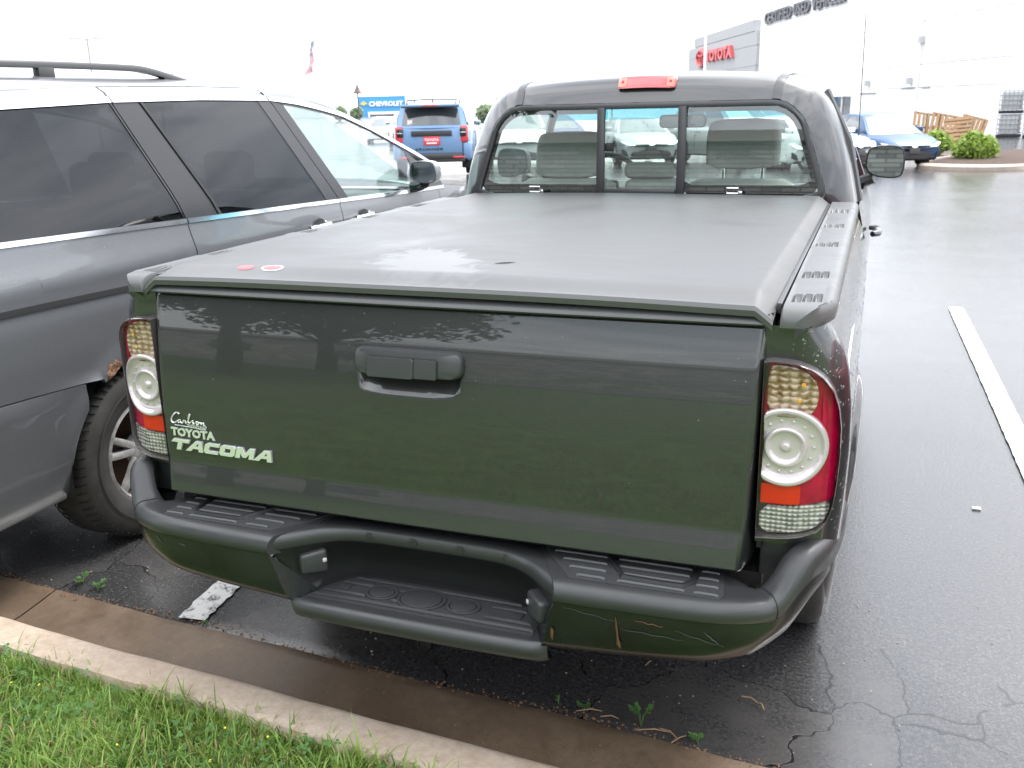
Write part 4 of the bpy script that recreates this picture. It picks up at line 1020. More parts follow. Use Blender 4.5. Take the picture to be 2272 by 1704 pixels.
# wing mirror, aerial
for sg in (1, -1):
    mc = (sg*.945, 3.10, 1.275)
    mp_ = resample(chaikin([(-.088, -.060), (.070, -.083), (.090, -.03), (.086, .05), (.060, .080), (-.060, .076), (-.085, .05)], 2), 40)
    wm = ob('wing_mirror', *cat(dome([(a*sg, b) for a, b in mp_][::sg], lambda a, b, d: (mc[0]+a, mc[1]-d, mc[2]+b), ((1, 0), (1, .008), (.95, .010), (.93, .002), (0, .002))),
                 dome([(a*sg, b) for a, b in mp_][::-sg], lambda a, b, d: (mc[0]+a, mc[1]+d, mc[2]+b), ((1, 0), (.99, .05), (.85, .09), (.4, .11), (0, .112)))), 'plastic_trim', T, angle=50)
    ob('mirror_glass', *dome([(a*sg*.92, b*.92) for a, b in mp_][::sg], lambda a, b, d: (mc[0]+a, mc[1]-d+a*sg*.06+b*.055, mc[2]+b), ((1, .0105), (.5, .0105), (0, .0105))), 'mirror', wm)
    ob('mirror_arm', *tube([(sg*.835, 3.14, 1.165), (sg*.86, 3.14, 1.185), (sg*.90, 3.13, 1.20)], [.035, .03, .028], 8), 'plastic_trim', wm)
ob('aerial', *tube([(.81, 3.72, 1.06), (.803, 3.74, 1.50), (.795, 3.76, 1.99)], [.004, .0025, .0018], 6), 'black', T)
# ================================================================ MINIVAN
VN = empty('minivan', (-2.58, 2.1, 0), 0, 'grey minivan with chrome window trim, roof rails and rusty rear wheel arch', 'minivan')
VN['_shift'] = (-2.58, 2.1, 0)
VW = (.872, .335)     # rear wheel centre (y,z)
def vbelt(y): return 1.205-.0293*y
VTOP = [(-.4, 1.53), (0, 1.585), (.55, 1.612), (1.07, 1.632), (1.6, 1.639), (2.1, 1.634), (2.3, 1.617), (2.5, 1.588), (2.7, 1.553), (2.95, 1.478), (3.15, 1.408), (3.35, 1.338), (3.53, 1.276), (3.78, 1.188), (4.0, 1.10)]
def vtop(y): return interp(y, VTOP)
def vx(y, z):
    x = interp(z, [(.26, -1.685), (.32, -1.648), (.42, -1.625), (.55, -1.612), (.66, -1.602), (.685, -1.598), (.70, -1.606), (.80, -1.603), (.92, -1.606), (.955, -1.612), (1.0, -1.616), (1.045, -1.617), (1.062, -1.622), (1.12, -1.640), (1.20, -1.660), (1.62, -1.785), (1.66, -1.815), (1.685, -1.86), (1.70, -1.92)])
    # plan curvature to the ends
    x -= .16*sstep(-y, -.15, .45)**1.6
    if y > 3.2: x -= .20*((y-3.2)/1.5)**2
    d = math.hypot(y-VW[0], z-VW[1])
    if z < .9: x += .012*math.exp(-((d-.41)/.04)**2)*sstep(z, .3, .5)
    return x
def vcol(name, y0, y1, zlo, zhi, nu, nv, mat, par=VN, dx=0., rim=.02, flip=True, both=True):
    """a side panel; y0,y1 functions of z or numbers, zlo,zhi functions of y or numbers"""
    fy = lambda q, z: q(z) if callable(q) else q
    def f(u, v):
        ym = fy(y0, 1.2)*(1-u)+fy(y1, 1.2)*u
        a = zlo(ym) if callable(zlo) else zlo; b = zhi(ym) if callable(zhi) else zhi
        z = a+(b-a)*v; y = fy(y0, z)*(1-u)+fy(y1, z)*u
        a = zlo(y) if callable(zlo) else zlo; b = zhi(y) if callable(zhi) else zhi
        z = a+(b-a)*v; y = fy(y0, z)*(1-u)+fy(y1, z)*u
        return (vx(y, z)+dx, y, z)
    V, F = grid(f, nu, nv, flip=flip)
    if rim:
        s = nv+1
        loop = [i*s for i in range(nu+1)]+[nu*s+j for j in range(1, nv+1)]+[i*s+nv for i in range(nu-1, -1, -1)]+[j for j in range(nv-1, 0, -1)]
        n0 = len(V); V = V+[(V[i][0]-rim, V[i][1], V[i][2]) for i in loop]; m_ = len(loop)
        F = F+[(loop[i], n0+i, n0+(i+1) % m_, loop[(i+1) % m_])[::(1 if flip else -1)] for i in range(m_)]
    o = ob(name, V, F, mat, par, angle=35)
    if both:
        ob(name, [(-5.16-x, y, z) for x, y, z in V], [q[::-1] for q in F], mat, par, angle=35)
    return o
s1 = lambda z: interp(z, [(.3, 1.30), (.7, 1.305), (1.03, 1.262), (1.18, 1.262), (1.25, 1.246), (1.62, 1.087), (1.70, 1.075)])
c1 = lambda z: interp(z, [(1.15, 1.485), (1.234, 1.455), (1.624, 1.245), (1.7, 1.2)])
g2 = lambda z: interp(z, [(1.10, 2.335), (1.151, 2.308), (1.624, 2.010), (1.7, 1.96)])
s2_ = lambda z: interp(z, [(.3, 2.46), (.8, 2.45), (1.0, 2.405), (1.14, 2.425), (1.641, 2.097), (1.7, 2.05)])
g3 = lambda z: interp(z, [(1.10, 2.545), (1.131, 2.525), (1.616, 2.196), (1.7, 2.14)])
arch = lambda y: max(.285+.04*sstep(.45, y, -.2)*0, VW[1]+math.sqrt(max(0, .392**2-(y-VW[0])**2))) if abs(y-VW[0]) < .392 else .285
pl = lambda f, d: (lambda z: f(z)+d)
seam = lambda y: interp(y, [(-.4, .73), (.23, .706), (.66, .681)])
# rear quarter: upper panel and bumper cover meet along a crease
ys_ = VW[0]-.392
vcol('rear_bumper', -.42, ys_, .285, pl(seam, -.002), 26, 14, 'paint_van')
vcol('quarter_panel', -.42, ys_, pl(seam, .002), pl(vbelt, -.012), 26, 20, 'paint_van')
def arc_panel(a, b, n):
    return vcol('quarter_panel', a, b, lambda y: max(arch(y), seam(y)+.002) if y < .66 else arch(y), pl(vbelt, -.012), n, 22, 'paint_van')
arc_panel(ys_, VW[0], 30); vcol('quarter_panel', VW[0], pl(s1, -.003), arch, pl(vbelt, -.012), 36, 22, 'paint_van')
vcol('bumper_corner', ys_, ys_+.095, lambda y: min(arch(y), seam(y)-.004), pl(seam, -.002), 12, 8, 'paint_van')
vcol('sliding_door', pl(s1, .003), pl(s2_, -.003), .30, pl(vbelt, -.012), 20, 24, 'paint_van')
vcol('front_door', pl(s2_, .003), lambda z: 3.62, .30, pl(vbelt, -.012), 20, 24, 'paint_van')
vcol('front_fender', 3.626, 4.62, lambda y: max(.30, .338+math.sqrt(max(0, .38**2-(y-3.84)**2))) if abs(y-3.84) < .38 else .30, lambda y: 1.095-.10*((y-3.62)/1.0)**1.5, 30, 14, 'paint_van')
# belt chrome, window band, top chrome
vcol('belt_chrome', -.4, pl(s1, -.003), pl(vbelt, -.012), pl(vbelt, .006), 20, 2, 'chrome', dx=.006)
vcol('belt_chrome', pl(s1, .003), pl(s2_, -.003), pl(vbelt, -.012), pl(vbelt, .006), 16, 2, 'chrome', dx=.006)
vcol('belt_chrome', pl(s2_, .003), 3.72, pl(vbelt, -.012), pl(vbelt, .006), 20, 2, 'chrome', dx=.006)
tb = lambda y: vtop(y)-.010
vcol('top_chrome', -.4, 1.082, tb, pl(vtop, .012), 20, 2, 'chrome', dx=.006)
vcol('top_chrome', 1.09, 2.090, tb, pl(vtop, .012), 16, 2, 'chrome', dx=.006)
vcol('top_chrome', 2.10, 3.74, tb, pl(vtop, .012), 30, 2, 'chrome', dx=.006)
lo = pl(vbelt, .006)
vcol('quarter_window', -.25, pl(s1, -.012), lo, tb, 20, 8, 'glass_privacy', dx=-.004, rim=0)
vcol('door_pillar', pl(s1, -.012), pl(s1, -.003), lo, tb, 1, 8, 'black_gloss', dx=-.001)
vcol('door_pillar', pl(s1, .003), pl(c1, -.012), lo, tb, 4, 8, 'pillar_film', dx=-.001)
vcol('pillar_strip', pl(c1, -.012), pl(c1, .006), lo, tb, 2, 8, 'black', dx=.004)
vcol('sliding_window', pl(c1, .006), pl(g2, .0), lo, tb, 16, 8, 'glass_privacy', dx=-.003, rim=0)
vcol('door_pillar', pl(g2, .0), pl(s2_, -.003), lo, tb, 3, 8, 'pillar_film', dx=-.001)
vcol('door_pillar', pl(s2_, .003), pl(g3, .0), lo, tb, 3, 8, 'pillar_film', dx=-.001)
g4 = lambda z: interp(z, [(1.08, 3.42), (1.134, 3.40), (1.20, 3.355), (1.329, 3.285), (1.40, 3.17)])
fwt = lambda y: vtop(y)-.024
def fwin(u, v):
    z0 = 0; y = None
    ya = 2.2+1.2*u
    zb = vbelt(ya)+.006
    # left edge leans with g3, right edge with g4
    z = 1.13+v*.48
    return None
def f3(u, v):
    zt_l, zb_ = 1.606, 1.135
    yb_ = 2.523+(3.400-2.523)*u
    yt_ = 2.200+(3.290-2.200)*u**.92
    zt = min(fwt(yt_), 1.606) if u < .97 else 1.335
    zb_ = vbelt(yb_)+.006
    y = yb_+(yt_-yb_)*v; z = zb_+(zt-zb_)*v
    return (vx(y, z)-.004, y, z)
gd = grid(f3, 24, 8, flip=True); ob('front_window', *gd, 'glass_door', VN, angle=None)
ob('front_window', [(-5.16-x, y, z) for x, y, z in gd[0]], [f[::-1] for f in gd[1]], 'glass_door', VN, angle=None)
# frame round the front window: upper edge and mirror sail
def f3b(u, v):
    x, y, z = f3(u, 1); y2 = 2.14+(3.74-2.14)*u; z2 = tb(y2)
    yy = y+(y2-y)*v; zz = z+(z2-z)*v; return (vx(yy, zz)-.001, yy, zz)
gd = grid(f3b, 30, 2, flip=True)
def sail(u, v):
    x, y, z = f3(1, v); y2 = 3.72; z2 = vbelt(3.72)+.006+v*.02
    yy = y+(y2-y)*u; zz = z+(z2-z)*u; return (vx(yy, zz)-.001, yy, zz)
gd = cat(gd, grid(sail, 8, 6, flip=True))
ob('window_surround', *gd, 'pillar_film', VN); ob('window_surround', [(-5.16-x, y, z) for x, y, z in gd[0]], [f[::-1] for f in gd[1]], 'pillar_film', VN)
# roof: edge shoulders with the sliding-door cut, roof skin
def shoulder(name, a, b, n, lo_=lambda y: vtop(y)+.012, hi=None):
    hi = hi or (lambda y: vtop(y)+.055)
    return vcol(name, a, b, lo_, hi, n, 5, 'paint_van', rim=.012)
zr = lambda y: vtop(min(y, 2.15))+.072-.03*sstep(y, 2.0, 2.3)
dt = lambda y: vtop(y)+.048-.036*sstep(y, 1.98, 2.10)
shoulder('roof_side', -.42, 1.080, 20, hi=dt); shoulder('door_top', 1.088, 2.085, 20, hi=lambda y: dt(y)-.003); shoulder('roof_side', 2.095, 3.0, 16, lo_=lambda y: vtop(y)+.0119, hi=lambda y: vtop(y)+.0121+.03*sstep(y, 3, 2.1))
def roofp(u, v):
    y = -.42+v*3.1; zz = dt(y)+.001 if y < 2.09 else vtop(y)+.0122+.03*sstep(y, 3, 2.1)
    xe = vx(y, zz); s = u*2-1; half = -2.58-xe
    e_ = abs(s)
    X = -2.58-half*(-s); Z = zz+(1.752-.045*sstep(y, .3, -.42)-.10*sstep(y, 1.6, 3.0)-zz)*(1-e_**4.0)**.62 if e_ < 1 else zz
    return (X, y, Z)
ob('roof', *grid(roofp, 44, 40, flip=False), 'paint_van', VN, angle=60)
for sgn in (0, 1):
    mx_ = (lambda P: P) if not sgn else (lambda P: [(-5.16-x, y, z) for x, y, z in P])
    rail = [(-1.93, -.35, 1.68), (-1.93, -.2, 1.715), (-1.93, .2, 1.745), (-1.93, .8, 1.757), (-1.93, 1.36, 1.757), (-1.93, 1.46, 1.75), (-1.93, 1.58, 1.728), (-1.93, 1.72, 1.700)]
    rr_ = ob('roof_rail', *rows([[(x+(dx_*.9), y, z+dz_) for dx_, dz_ in ((-.016, -.012), (-.018, .004), (-.010, .013), (.010, .013), (.018, .004), (.016, -.012))] for x, y, z in mx_(chaikin(rail, 2, False))], True, cap0=True, cap1=True), 'plastic_trim', VN, angle=50)
    ob('rail_foot', *box((mx_([(-1.93, .93, 1.725)])[0]), (.032, .075, .05), .006), 'plastic_trim', rr_)
    ob('rail_foot', *box((mx_([(-1.93, 1.60, 1.705)])[0]), (.03, .10, .03), .006), 'plastic_trim', rr_)
    # sliding-door track, handles, mirror
    tr = [(-.42, .994), (.3, .985), (.7, .975), (1.02, .965), (1.26, .958)]
    V, F = rows([[(vx(y, z+d)+.007, y, z+d) for d in (-.010, -.003, .003, .010)] for y, z in chaikin(tr, 2, False)], flip=True)
    ob('door_track', mx_(V), F if not sgn else [f[::-1] for f in F], 'black', VN)
    for y0, y1 in ((2.10, 2.26), (2.54, 2.70)):
        zc = 1.030
        hp_ = [(vx(y0, zc)+.004, y0, zc), (vx(y0, zc)+.034, y0+.03, zc+.003), (vx(y1, zc)+.038, (y0+y1)/2, zc+.006), (vx(y1, zc)+.034, y1-.03, zc+.008), (vx(y1, zc)+.004, y1, zc+.008)]
        ob('door_handle', *tube(mx_(chaikin(hp_, 2, False)), .013, 8), 'chrome', VN)
        ob('handle_cup', *lathe([(.001, .003), (.04, .0035), (.045, .002)], 16, lambda a, b, h: mx_([(vx((y0+y1)/2, zc)+h, (y0+y1)/2+a*1.2, zc+.008+b*.7)])[0]), 'black', VN)
    mc = (-1.549, 3.23, 1.215)
    mp_ = resample([(a_*.80, b_*.84) for a_, b_ in chaikin([(-.105, -.070), (.085, -.078), (.108, -.03), (.100, .045), (.070, .076), (-.080, .078), (-.108, .04)], 2)], 36)
    o1 = mx_(dome(mp_, lambda a, b, d: (mc[0]+a, mc[1]-d, mc[2]+b), ((1, 0), (1, .010), (.95, .012), (.93, .004), (0, .004)))[0]); f1 = dome(mp_, lambda a, b, d: (a, b, d), ((1, 0), (1, .010), (.95, .012), (.93, .004), (0, .004)))[1]
    o2 = mx_(dome(mp_[::-1], lambda a, b, d: (mc[0]+a, mc[1]+d, mc[2]+b), ((1, 0), (.98, .06), (.8, .10), (.4, .125), (0, .128)))[0]); f2 = dome(mp_, lambda a, b, d: (a, b, d), ((1, 0), (.98, .06), (.8, .10), (.4, .125), (0, .128)))[1]
    wm = ob('wing_mirror', *cat((o1, f1 if not sgn else [f[::-1] for f in f1]), (o2, f2 if not sgn else [f[::-1] for f in f2])), 'paint_van', VN, angle=50)
    q = dome([(a*.90, b*.88) for a, b in mp_], lambda a, b, d: (mc[0]+a, mc[1]-d, mc[2]+b), ((1, .0045), (.5, .0055), (0, .0055)))
    ob('mirror_glass', mx_(q[0]), q[1] if not sgn else [f[::-1] for f in q[1]], 'mirror', wm)
    ob('mirror_foot', *tube(mx_([(-1.69, 3.42, 1.125), (-1.64, 3.36, 1.130), (-1.58, 3.30, 1.145)]), [.05, .035, .03], 8), 'plastic_trim', wm)
    la = [[mx_([(x, VW[0]+.394*math.cos(a), VW[1]+.394*math.sin(a))])[0] for x in (-1.95, -1.622)] for a in np.linspace(-.1, PI+.1, 20)]
    ob('wheel_well', *rows(la, flip=bool(sgn)), 'black', VN)
# rear end, hood, windscreen, floor, interior
ob('tailgate', *grid(lambda u, v: (-2.58+(u*2-1)*(.82-.18*v*v), -.43-.05*(1-(u*2-1)**2)+.35*v*v*.6, .30+1.32*v), 14, 14), 'paint_van', VN)
ob('hood', *grid(lambda u, v: (-2.58+(u*2-1)*(.93-.10*v), 3.55+1.13*v-.1*(u*2-1)**2*(1-v), 1.105-.13*v**1.4+.05*(1-(u*2-1)**4)*(1-.4*v)), 18, 12), 'paint_van', VN)
ob('nose', *grid(lambda u, v: (-2.58+(u*2-1)*.84, 4.62+.12*math.sin(v*PI)-.22*(u*2-1)**4, .98-.66*v), 16, 10), 'paint_van', VN)
ob('windscreen', *grid(lambda u, v: (-2.58+(u*2-1)*(.86-.15*v), 3.72-1.02*v-.22*(u*2-1)**2, 1.12+.52*v), 16, 12), 'glass_door', VN)
ob('floor', *box((-2.58, 2.1, .35), (1.75, 4.4, .06)), 'black', VN, smooth=False)
ob('dashboard', *box((-2.58, 3.42, .98), (1.5, .4, .22), .06, 3), 'dash', VN)
for xq in (-2.20, -2.96):
    for y0 in (2.35, 1.45, .62):
        st = ob('seat', *cat(box((xq, y0+.02, .88), (.50, .16, .60), .05, 3, Matrix.Rotation(.15, 3, 'X')), box((xq, y0+.28, .62), (.50, .5, .16), .05, 3)), 'cloth_dark', VN)
        ob('headrest', *box((xq, y0-.05, 1.29), (.28, .10, .19), .045, 3), 'cloth_dark', st)
vw = wheel(VN, (-1.735, VW[0], VW[1]), .336, .22, .205, 1, 5, tread=True, name='wheel')
ob('tread_grooves', *cat(*SIPES), 'tyre_groove', vw)['kind'] = 'stuff'
ob('tyre_step', *lathe([(.262, .1135), (.268, .1150), (.272, .1135)], 56, lambda a, b, h: (-1.735+h, VW[0]+a, VW[1]+b)), 'tyre', vw)
wheel(VN, (-1.735, 3.84, .338), .340, .225, .208, 1, 5)
wheel(VN, (-3.425, VW[0], .338), .340, .225, .208, -1, 5); wheel(VN, (-3.425, 3.84, .338), .340, .225, .208, -1, 5)
ob('axle', *tube([(-1.8, VW[0], .34), (-3.36, VW[0], .34)], .05, 8), 'black', VN)
# rust eaten through the arch lip
rr = random.Random(5); V = []; F = []
R = []
for i in range(19):
    a = 1.86+ (i/18)*.24      # angle along the arch
    r0 = .392; wd = .036*math.sin(PI*i/18)**.7*(.75+.5*rr.random())
    row_ = []
    for j in range(6):
        r_ = r0-.004+(wd+.004)*j/5; y, z = VW[0]+r_*math.cos(a), VW[1]+r_*math.sin(a)
        row_.append((vx(y, z)+(.0012+.0022*rr.random() if j < 5 else .0004), y, z))
    R.append(row_)
ob('rust_patch', *rows(R, flip=False), 'rust', VN, angle=None)
vd = lambda u, v: (lambda y, z: (vx(y, z)+.0006, y, z))(.2+3.2*u, .78+(vbelt(.2+3.2*u)-.03-.78)*v)
ob('rain_drops', *drops(vd, 900, .0008, .0026, 15, region=lambda u, v, r: r.random() < .3+.7*v), 'water', VN)['kind'] = 'stuff'
# ================================================================ OTHER CARS
def carpaint(name, c, metal=.3): M(name, c, .45, metal, .3, .06)
carpaint('paint_white', (.74, .74, .75), 0); carpaint('paint_blue', (.15, .26, .43), .3); carpaint('paint_skyblue', (.014, .06, .15), .3)
carpaint('paint_silver', (.42, .43, .44), .6); carpaint('paint_navy', (.05, .05, .16), .3); carpaint('paint_red', (.30, .012, .03), .3); carpaint('paint_grey', (.22, .23, .24), .5)
M('lamp_clear', (.72, .74, .76), .08, .4, 1); M('lamp_red', (.55, .03, .04), .12, 0, 1); M('plate', (.75, .75, .73), .5); M('plate_red', (.62, .05, .07), .4)
SEDAN = dict(L=4.88, W=1.84, H=1.49, r=.335, wy=(-1.45, 1.42), top=[(-2.44, .80), (-2.36, .97), (-2.1, 1.02), (-1.3, .99), (0, .95), (1.0, .93), (1.5, .88), (2.1, .78), (2.34, .68), (2.44, .60)],
             g=(-2.05, 1.35, -.85, .45), roofw=.60, low=.19)
COROLLA = dict(SEDAN, L=4.63, W=1.78, H=1.435, wy=(-1.37, 1.33), top=[(-2.315, .82), (-2.22, .98), (-1.9, 1.02), (-1.2, 1.0), (0, .97), (.95, .96), (1.4, .91), (1.95, .82), (2.2, .72), (2.315, .62)], g=(-1.95, 1.25, -.8, .35))
CROSS = dict(L=4.60, W=1.85, H=1.69, r=.36, wy=(-1.33, 1.36), top=[(-2.30, .95), (-2.22, 1.10), (-1.9, 1.12), (0, 1.08), (.95, 1.07), (1.3, 1.03), (1.9, .96), (2.15, .86), (2.30, .72)], g=(-2.2, 1.25, -1.85, .40), roofw=.66, low=.24)
SUV = dict(L=4.95, W=1.96, H=1.77, r=.40, wy=(-1.40, 1.45), top=[(-2.475, 1.06), (-2.44, 1.18), (-2.2, 1.20), (0, 1.15), (.95, 1.14), (1.3, 1.13), (2.0, 1.08), (2.3, 1.0), (2.475, .84)], g=(-2.43, 1.15, -2.22, .50), roofw=.72, low=.36)
PICKUP = dict(L=5.6, W=2.0, H=1.90, r=.41, wy=(-1.75, 1.80), top=[(-2.8, 1.25), (-2.75, 1.30), (-1.0, 1.30), (0, 1.25), (1.25, 1.24), (1.5, 1.22), (2.4, 1.16), (2.7, 1.05), (2.8, .85)], g=(-1.0, 1.45, -.85, .75), roofw=.74, low=.38)
def make_car(name, label, category, loc, rz, P, paint, glassm='glass_far', group=None, detail=True):
    C = empty(name, (loc[0], loc[1], ground_z(loc[0], loc[1])), rz, label, category, group)
    L, Wd, H, r = P['L'], P['W'], P['H'], P['r']; hl = L/2; hw = Wd/2
    def wplan(y):
        e_ = max(0, abs(y)-(hl-.75))/.75; return hw*(1-.17*e_**2.6)
    def zlow(y):
        z = P['low']+.10*max(0, (abs(y)-(hl-.5))/.5)**2
        for q in P['wy']:
            d = y-q; ra = r+.055
            if abs(d) < ra: z = max(z, r+math.sqrt(ra*ra-d*d)*.98)
        return z
    ys = set(np.linspace(-hl, hl, 36))
    for q in P['wy']:
        ra = r+.055; ys |= {q+ra*math.cos(a) for a in np.linspace(0, PI, 14)}
    ys |= {q for q, _ in P['top']}
    R = []
    for y in sorted(ys):
        w_, zl, zs = wplan(y), zlow(y), interp(y, P['top'])
        zl = min(zl, zs-.10); h = zs-zl
        half = [(w_*.93, zl), (w_*.985, zl+.05*min(1, h/.3)), (w_, zl+h*.45), (w_*.99, zs-.14*min(1, h/.5)), (w_*.96, zs-.05), (w_*.885, zs-.003), (w_*.5, zs+.018), (0, zs+.026)]
        cv = .15*sstep(abs(y), hl-.7, hl)*(1 if y > 0 else .45); yy = lambda x: y-math.copysign(cv*(abs(x)/hw)**2.4, y)
        R.append([(x, yy(x), z) for x, z in half]+[(-x, yy(x), z) for x, z in half[-2::-1]])
    ob('body', *rows(R, cap0=True, cap1=True), paint, C, angle=40)
    ob('underbody', *box((0, 0, P['low']+.12), (Wd*.82, L*.9, .2)), 'black', C, smooth=False)
    for q in P['wy']:
        for sg in (1, -1):
            fn = lambda a, b, h: (sg*(hw-.11)+h*sg, q+a, r+b)
            ty = ob('wheel', *lathe(tyre_prof(r, .21, r*.62), 28, fn), 'tyre', C, angle=40)
            ob('rim', *lathe([(r*.62, .09), (r*.58, .075), (r*.30, .085), (.001, .09)], 20, fn), 'steel', ty)
            for k in range(5):
                a0 = 2*PI*k/5+.5; ca, sa = math.cos(a0), math.sin(a0)
                ob('spoke', *rows([[fn(t*ca-q_*sa, t*sa+q_*ca, hh) for q_, hh in ((-wd, .07), (-wd, .098), (wd, .098), (wd, .07))] for t, wd in ((.04, .03), (r*.58, .022))]), 'alloy', ty)
            ob('wheel_well', *rows([[(sg*x, q+(r+.053)*math.cos(a), r+(r+.053)*.98*math.sin(a)) for x in (hw-.30, hw*.985)] for a in np.linspace(0, PI, 12)], flip=sg < 0), 'black', C)
    # greenhouse
    b0, b1, t0, t1 = P['g']; wb = hw*.885; wt = hw*P['roofw']*1.06; zb = lambda y: interp(y, P['top'])-.01
    rz_ = lambda s: H-.045*abs(2*s-1)**2.2
    def side(u, v, sg=1, off=0.):
        yb_, yt_ = b0+(b1-b0)*u, t0+(t1-t0)*u
        y = yb_+(yt_-yb_)*v; z = zb(yb_)+(rz_(u)-.05-zb(yb_))*v; x = wb+(wt-wb)*v**1.25 + .012*math.sin(v*PI)
        return (sg*(x+off), y, z+off*.4)
    def end(u, v, front, off=0.):
        yb_, yt_ = (b1, t1) if front else (b0, t0); s = u*2-1; d = 1 if front else -1
        y = yb_+(yt_-yb_)*v; cv = .10*(1-s*s); uu = 1 if front else 0
        z = zb(yb_)+(rz_(uu)-.05-zb(yb_))*v
        return (s*(wb+(wt-wb)*v**1.25), y+d*(cv+off), z+off*.5+.035*(1-s*s)*v)
    for sg in (1, -1): ob('cabin_side', *grid(lambda u, v: side(u, v, sg), 16, 6, flip=sg < 0), paint, C)
    for fr in (True, False): ob('cabin_end', *grid(lambda u, v: end(u, v, fr), 12, 6, flip=fr), paint, C)
    def roof(u, v):
        a = Vector(side(v, 1, 1)); s = u*2-1
        cy = .10*(1-s*s)*((1 if v > .5 else -1)*abs(2*v-1)**3)
        return (a.x*s, a.y+cy, a.z+.035*(1-s*s)+.02*(1-s**4)*math.sin(v*PI))
    ob('roof', *grid(roof, 14, 14, flip=True), paint, C)
    # panes
    def pane_(name, f, u0, u1, v0, v1, flip, sh0=0., sh1=0., m_=None):
        ob(name, *grid(lambda u, v: f(u0+sh0*v+(u1+sh1*v-u0-sh0*v)*u, v0+(v1-v0)*v), 8, 4, flip=flip), m_ or glassm, C)
    pane_('windscreen', lambda u, v: end(u, v, True, .006), .05, .95, .04, .93, True)
    pane_('rear_window', lambda u, v: end(u, v, False, .006), .08, .92, .12, .92, False)
    nW = P.get('nw', 3)
    for sg in (1, -1):
        for a, b in (((.13, .47), (.50, .86)) if name == 'sedan' else ((.06, .28), (.30, .58), (.61, .90))):
            pane_('side_window', lambda u, v: side(u, v, sg, .006), a, b, .06, .88, sg < 0, m_='glass_far')
        y_m = b1-.52
        mm = ob('wing_mirror', *box((sg*(hw+.06), y_m, zb(y_m)+.09), (.20, .09, .13), .03, 3), paint, C)
        ob('mirror_glass', *box((sg*(hw+.06), y_m-.047, zb(y_m)+.09), (.165, .006, .10), .002), 'mirror', mm)
        for hy in (-.45, .45): ob('door_handle', *box((sg*(wplan(hy)+.008), hy, interp(hy, P['top'])-.14), (.03, .17, .03), .008), paint, C)
        for dy in (-.62, .32, b1-.15): ob('door_seam', *tube([(sg*(wplan(dy)*1.001), dy, P['low']+.12), (sg*(wplan(dy)*1.002), dy, P['low']+.4), (sg*(wplan(dy)*.995), dy, interp(dy, P['top'])-.12)], .004, 4), 'black', C)
    return C
def front_face(C, P, paint, kind=0):
    hl = P['L']/2; zt = interp(hl-.12, P['top']); hw = P['W']/2
    tops = [(z, y) for y, z in P['top'] if y > 0][::-1]
    def fc(a, b, d): return (a, interp(b, tops)-.15*(abs(a)/hw)**2.4-.004+d, b)
    def add(name, poly, mat, d=.02, n=40, par=C):
        return ob(name, *dome(resample(poly, n)[::-1], fc, ((1, -.08), (1, d), (.9, d+.004), (.5, d+.005), (0, d+.005))), mat, par, angle=40)
    gr = add('lower_grille', chaikin([(-.62, .26), (.62, .26), (.52, .47), (-.52, .47)], 1), 'black', .022)
    for k in range(5): ob('grille_bar', *rows([[fc((.60-.02*k)*s, .285+k*.037+q, .034) for q in (0, .010)] for s in np.linspace(-1, 1, 12)]), 'plastic_trim', gr)
    add('upper_grille', chaikin([(-.58, zt-.15), (.58, zt-.15), (.55, zt-.11), (-.55, zt-.11)], 1), 'black_gloss', .022)
    em = add('emblem', [(.085*math.cos(t), zt-.085+.055*math.sin(t)) for t in np.linspace(0, 2*PI, 21)[:-1]], 'chrome', .03, 20)
    for sg in (1, -1):
        hp = [(sg*a, b) for a, b in ((.46, zt-.125), (.66, zt-.115), (.84, zt-.02), (.86, zt+.02), (.70, zt-.03), (.48, zt-.085))][::sg]
        add('headlamp', hp, 'lamp_clear', .025)
        add('fog_vent', [(sg*a, b) for a, b in ((.66, .30), (.83, .36), (.82, .52), (.70, .44))][::sg], 'black', .024)
    add('number_plate', rrect(-.15, .15, .40, .55, .01), 'plastic_trim', .05)
    return fc
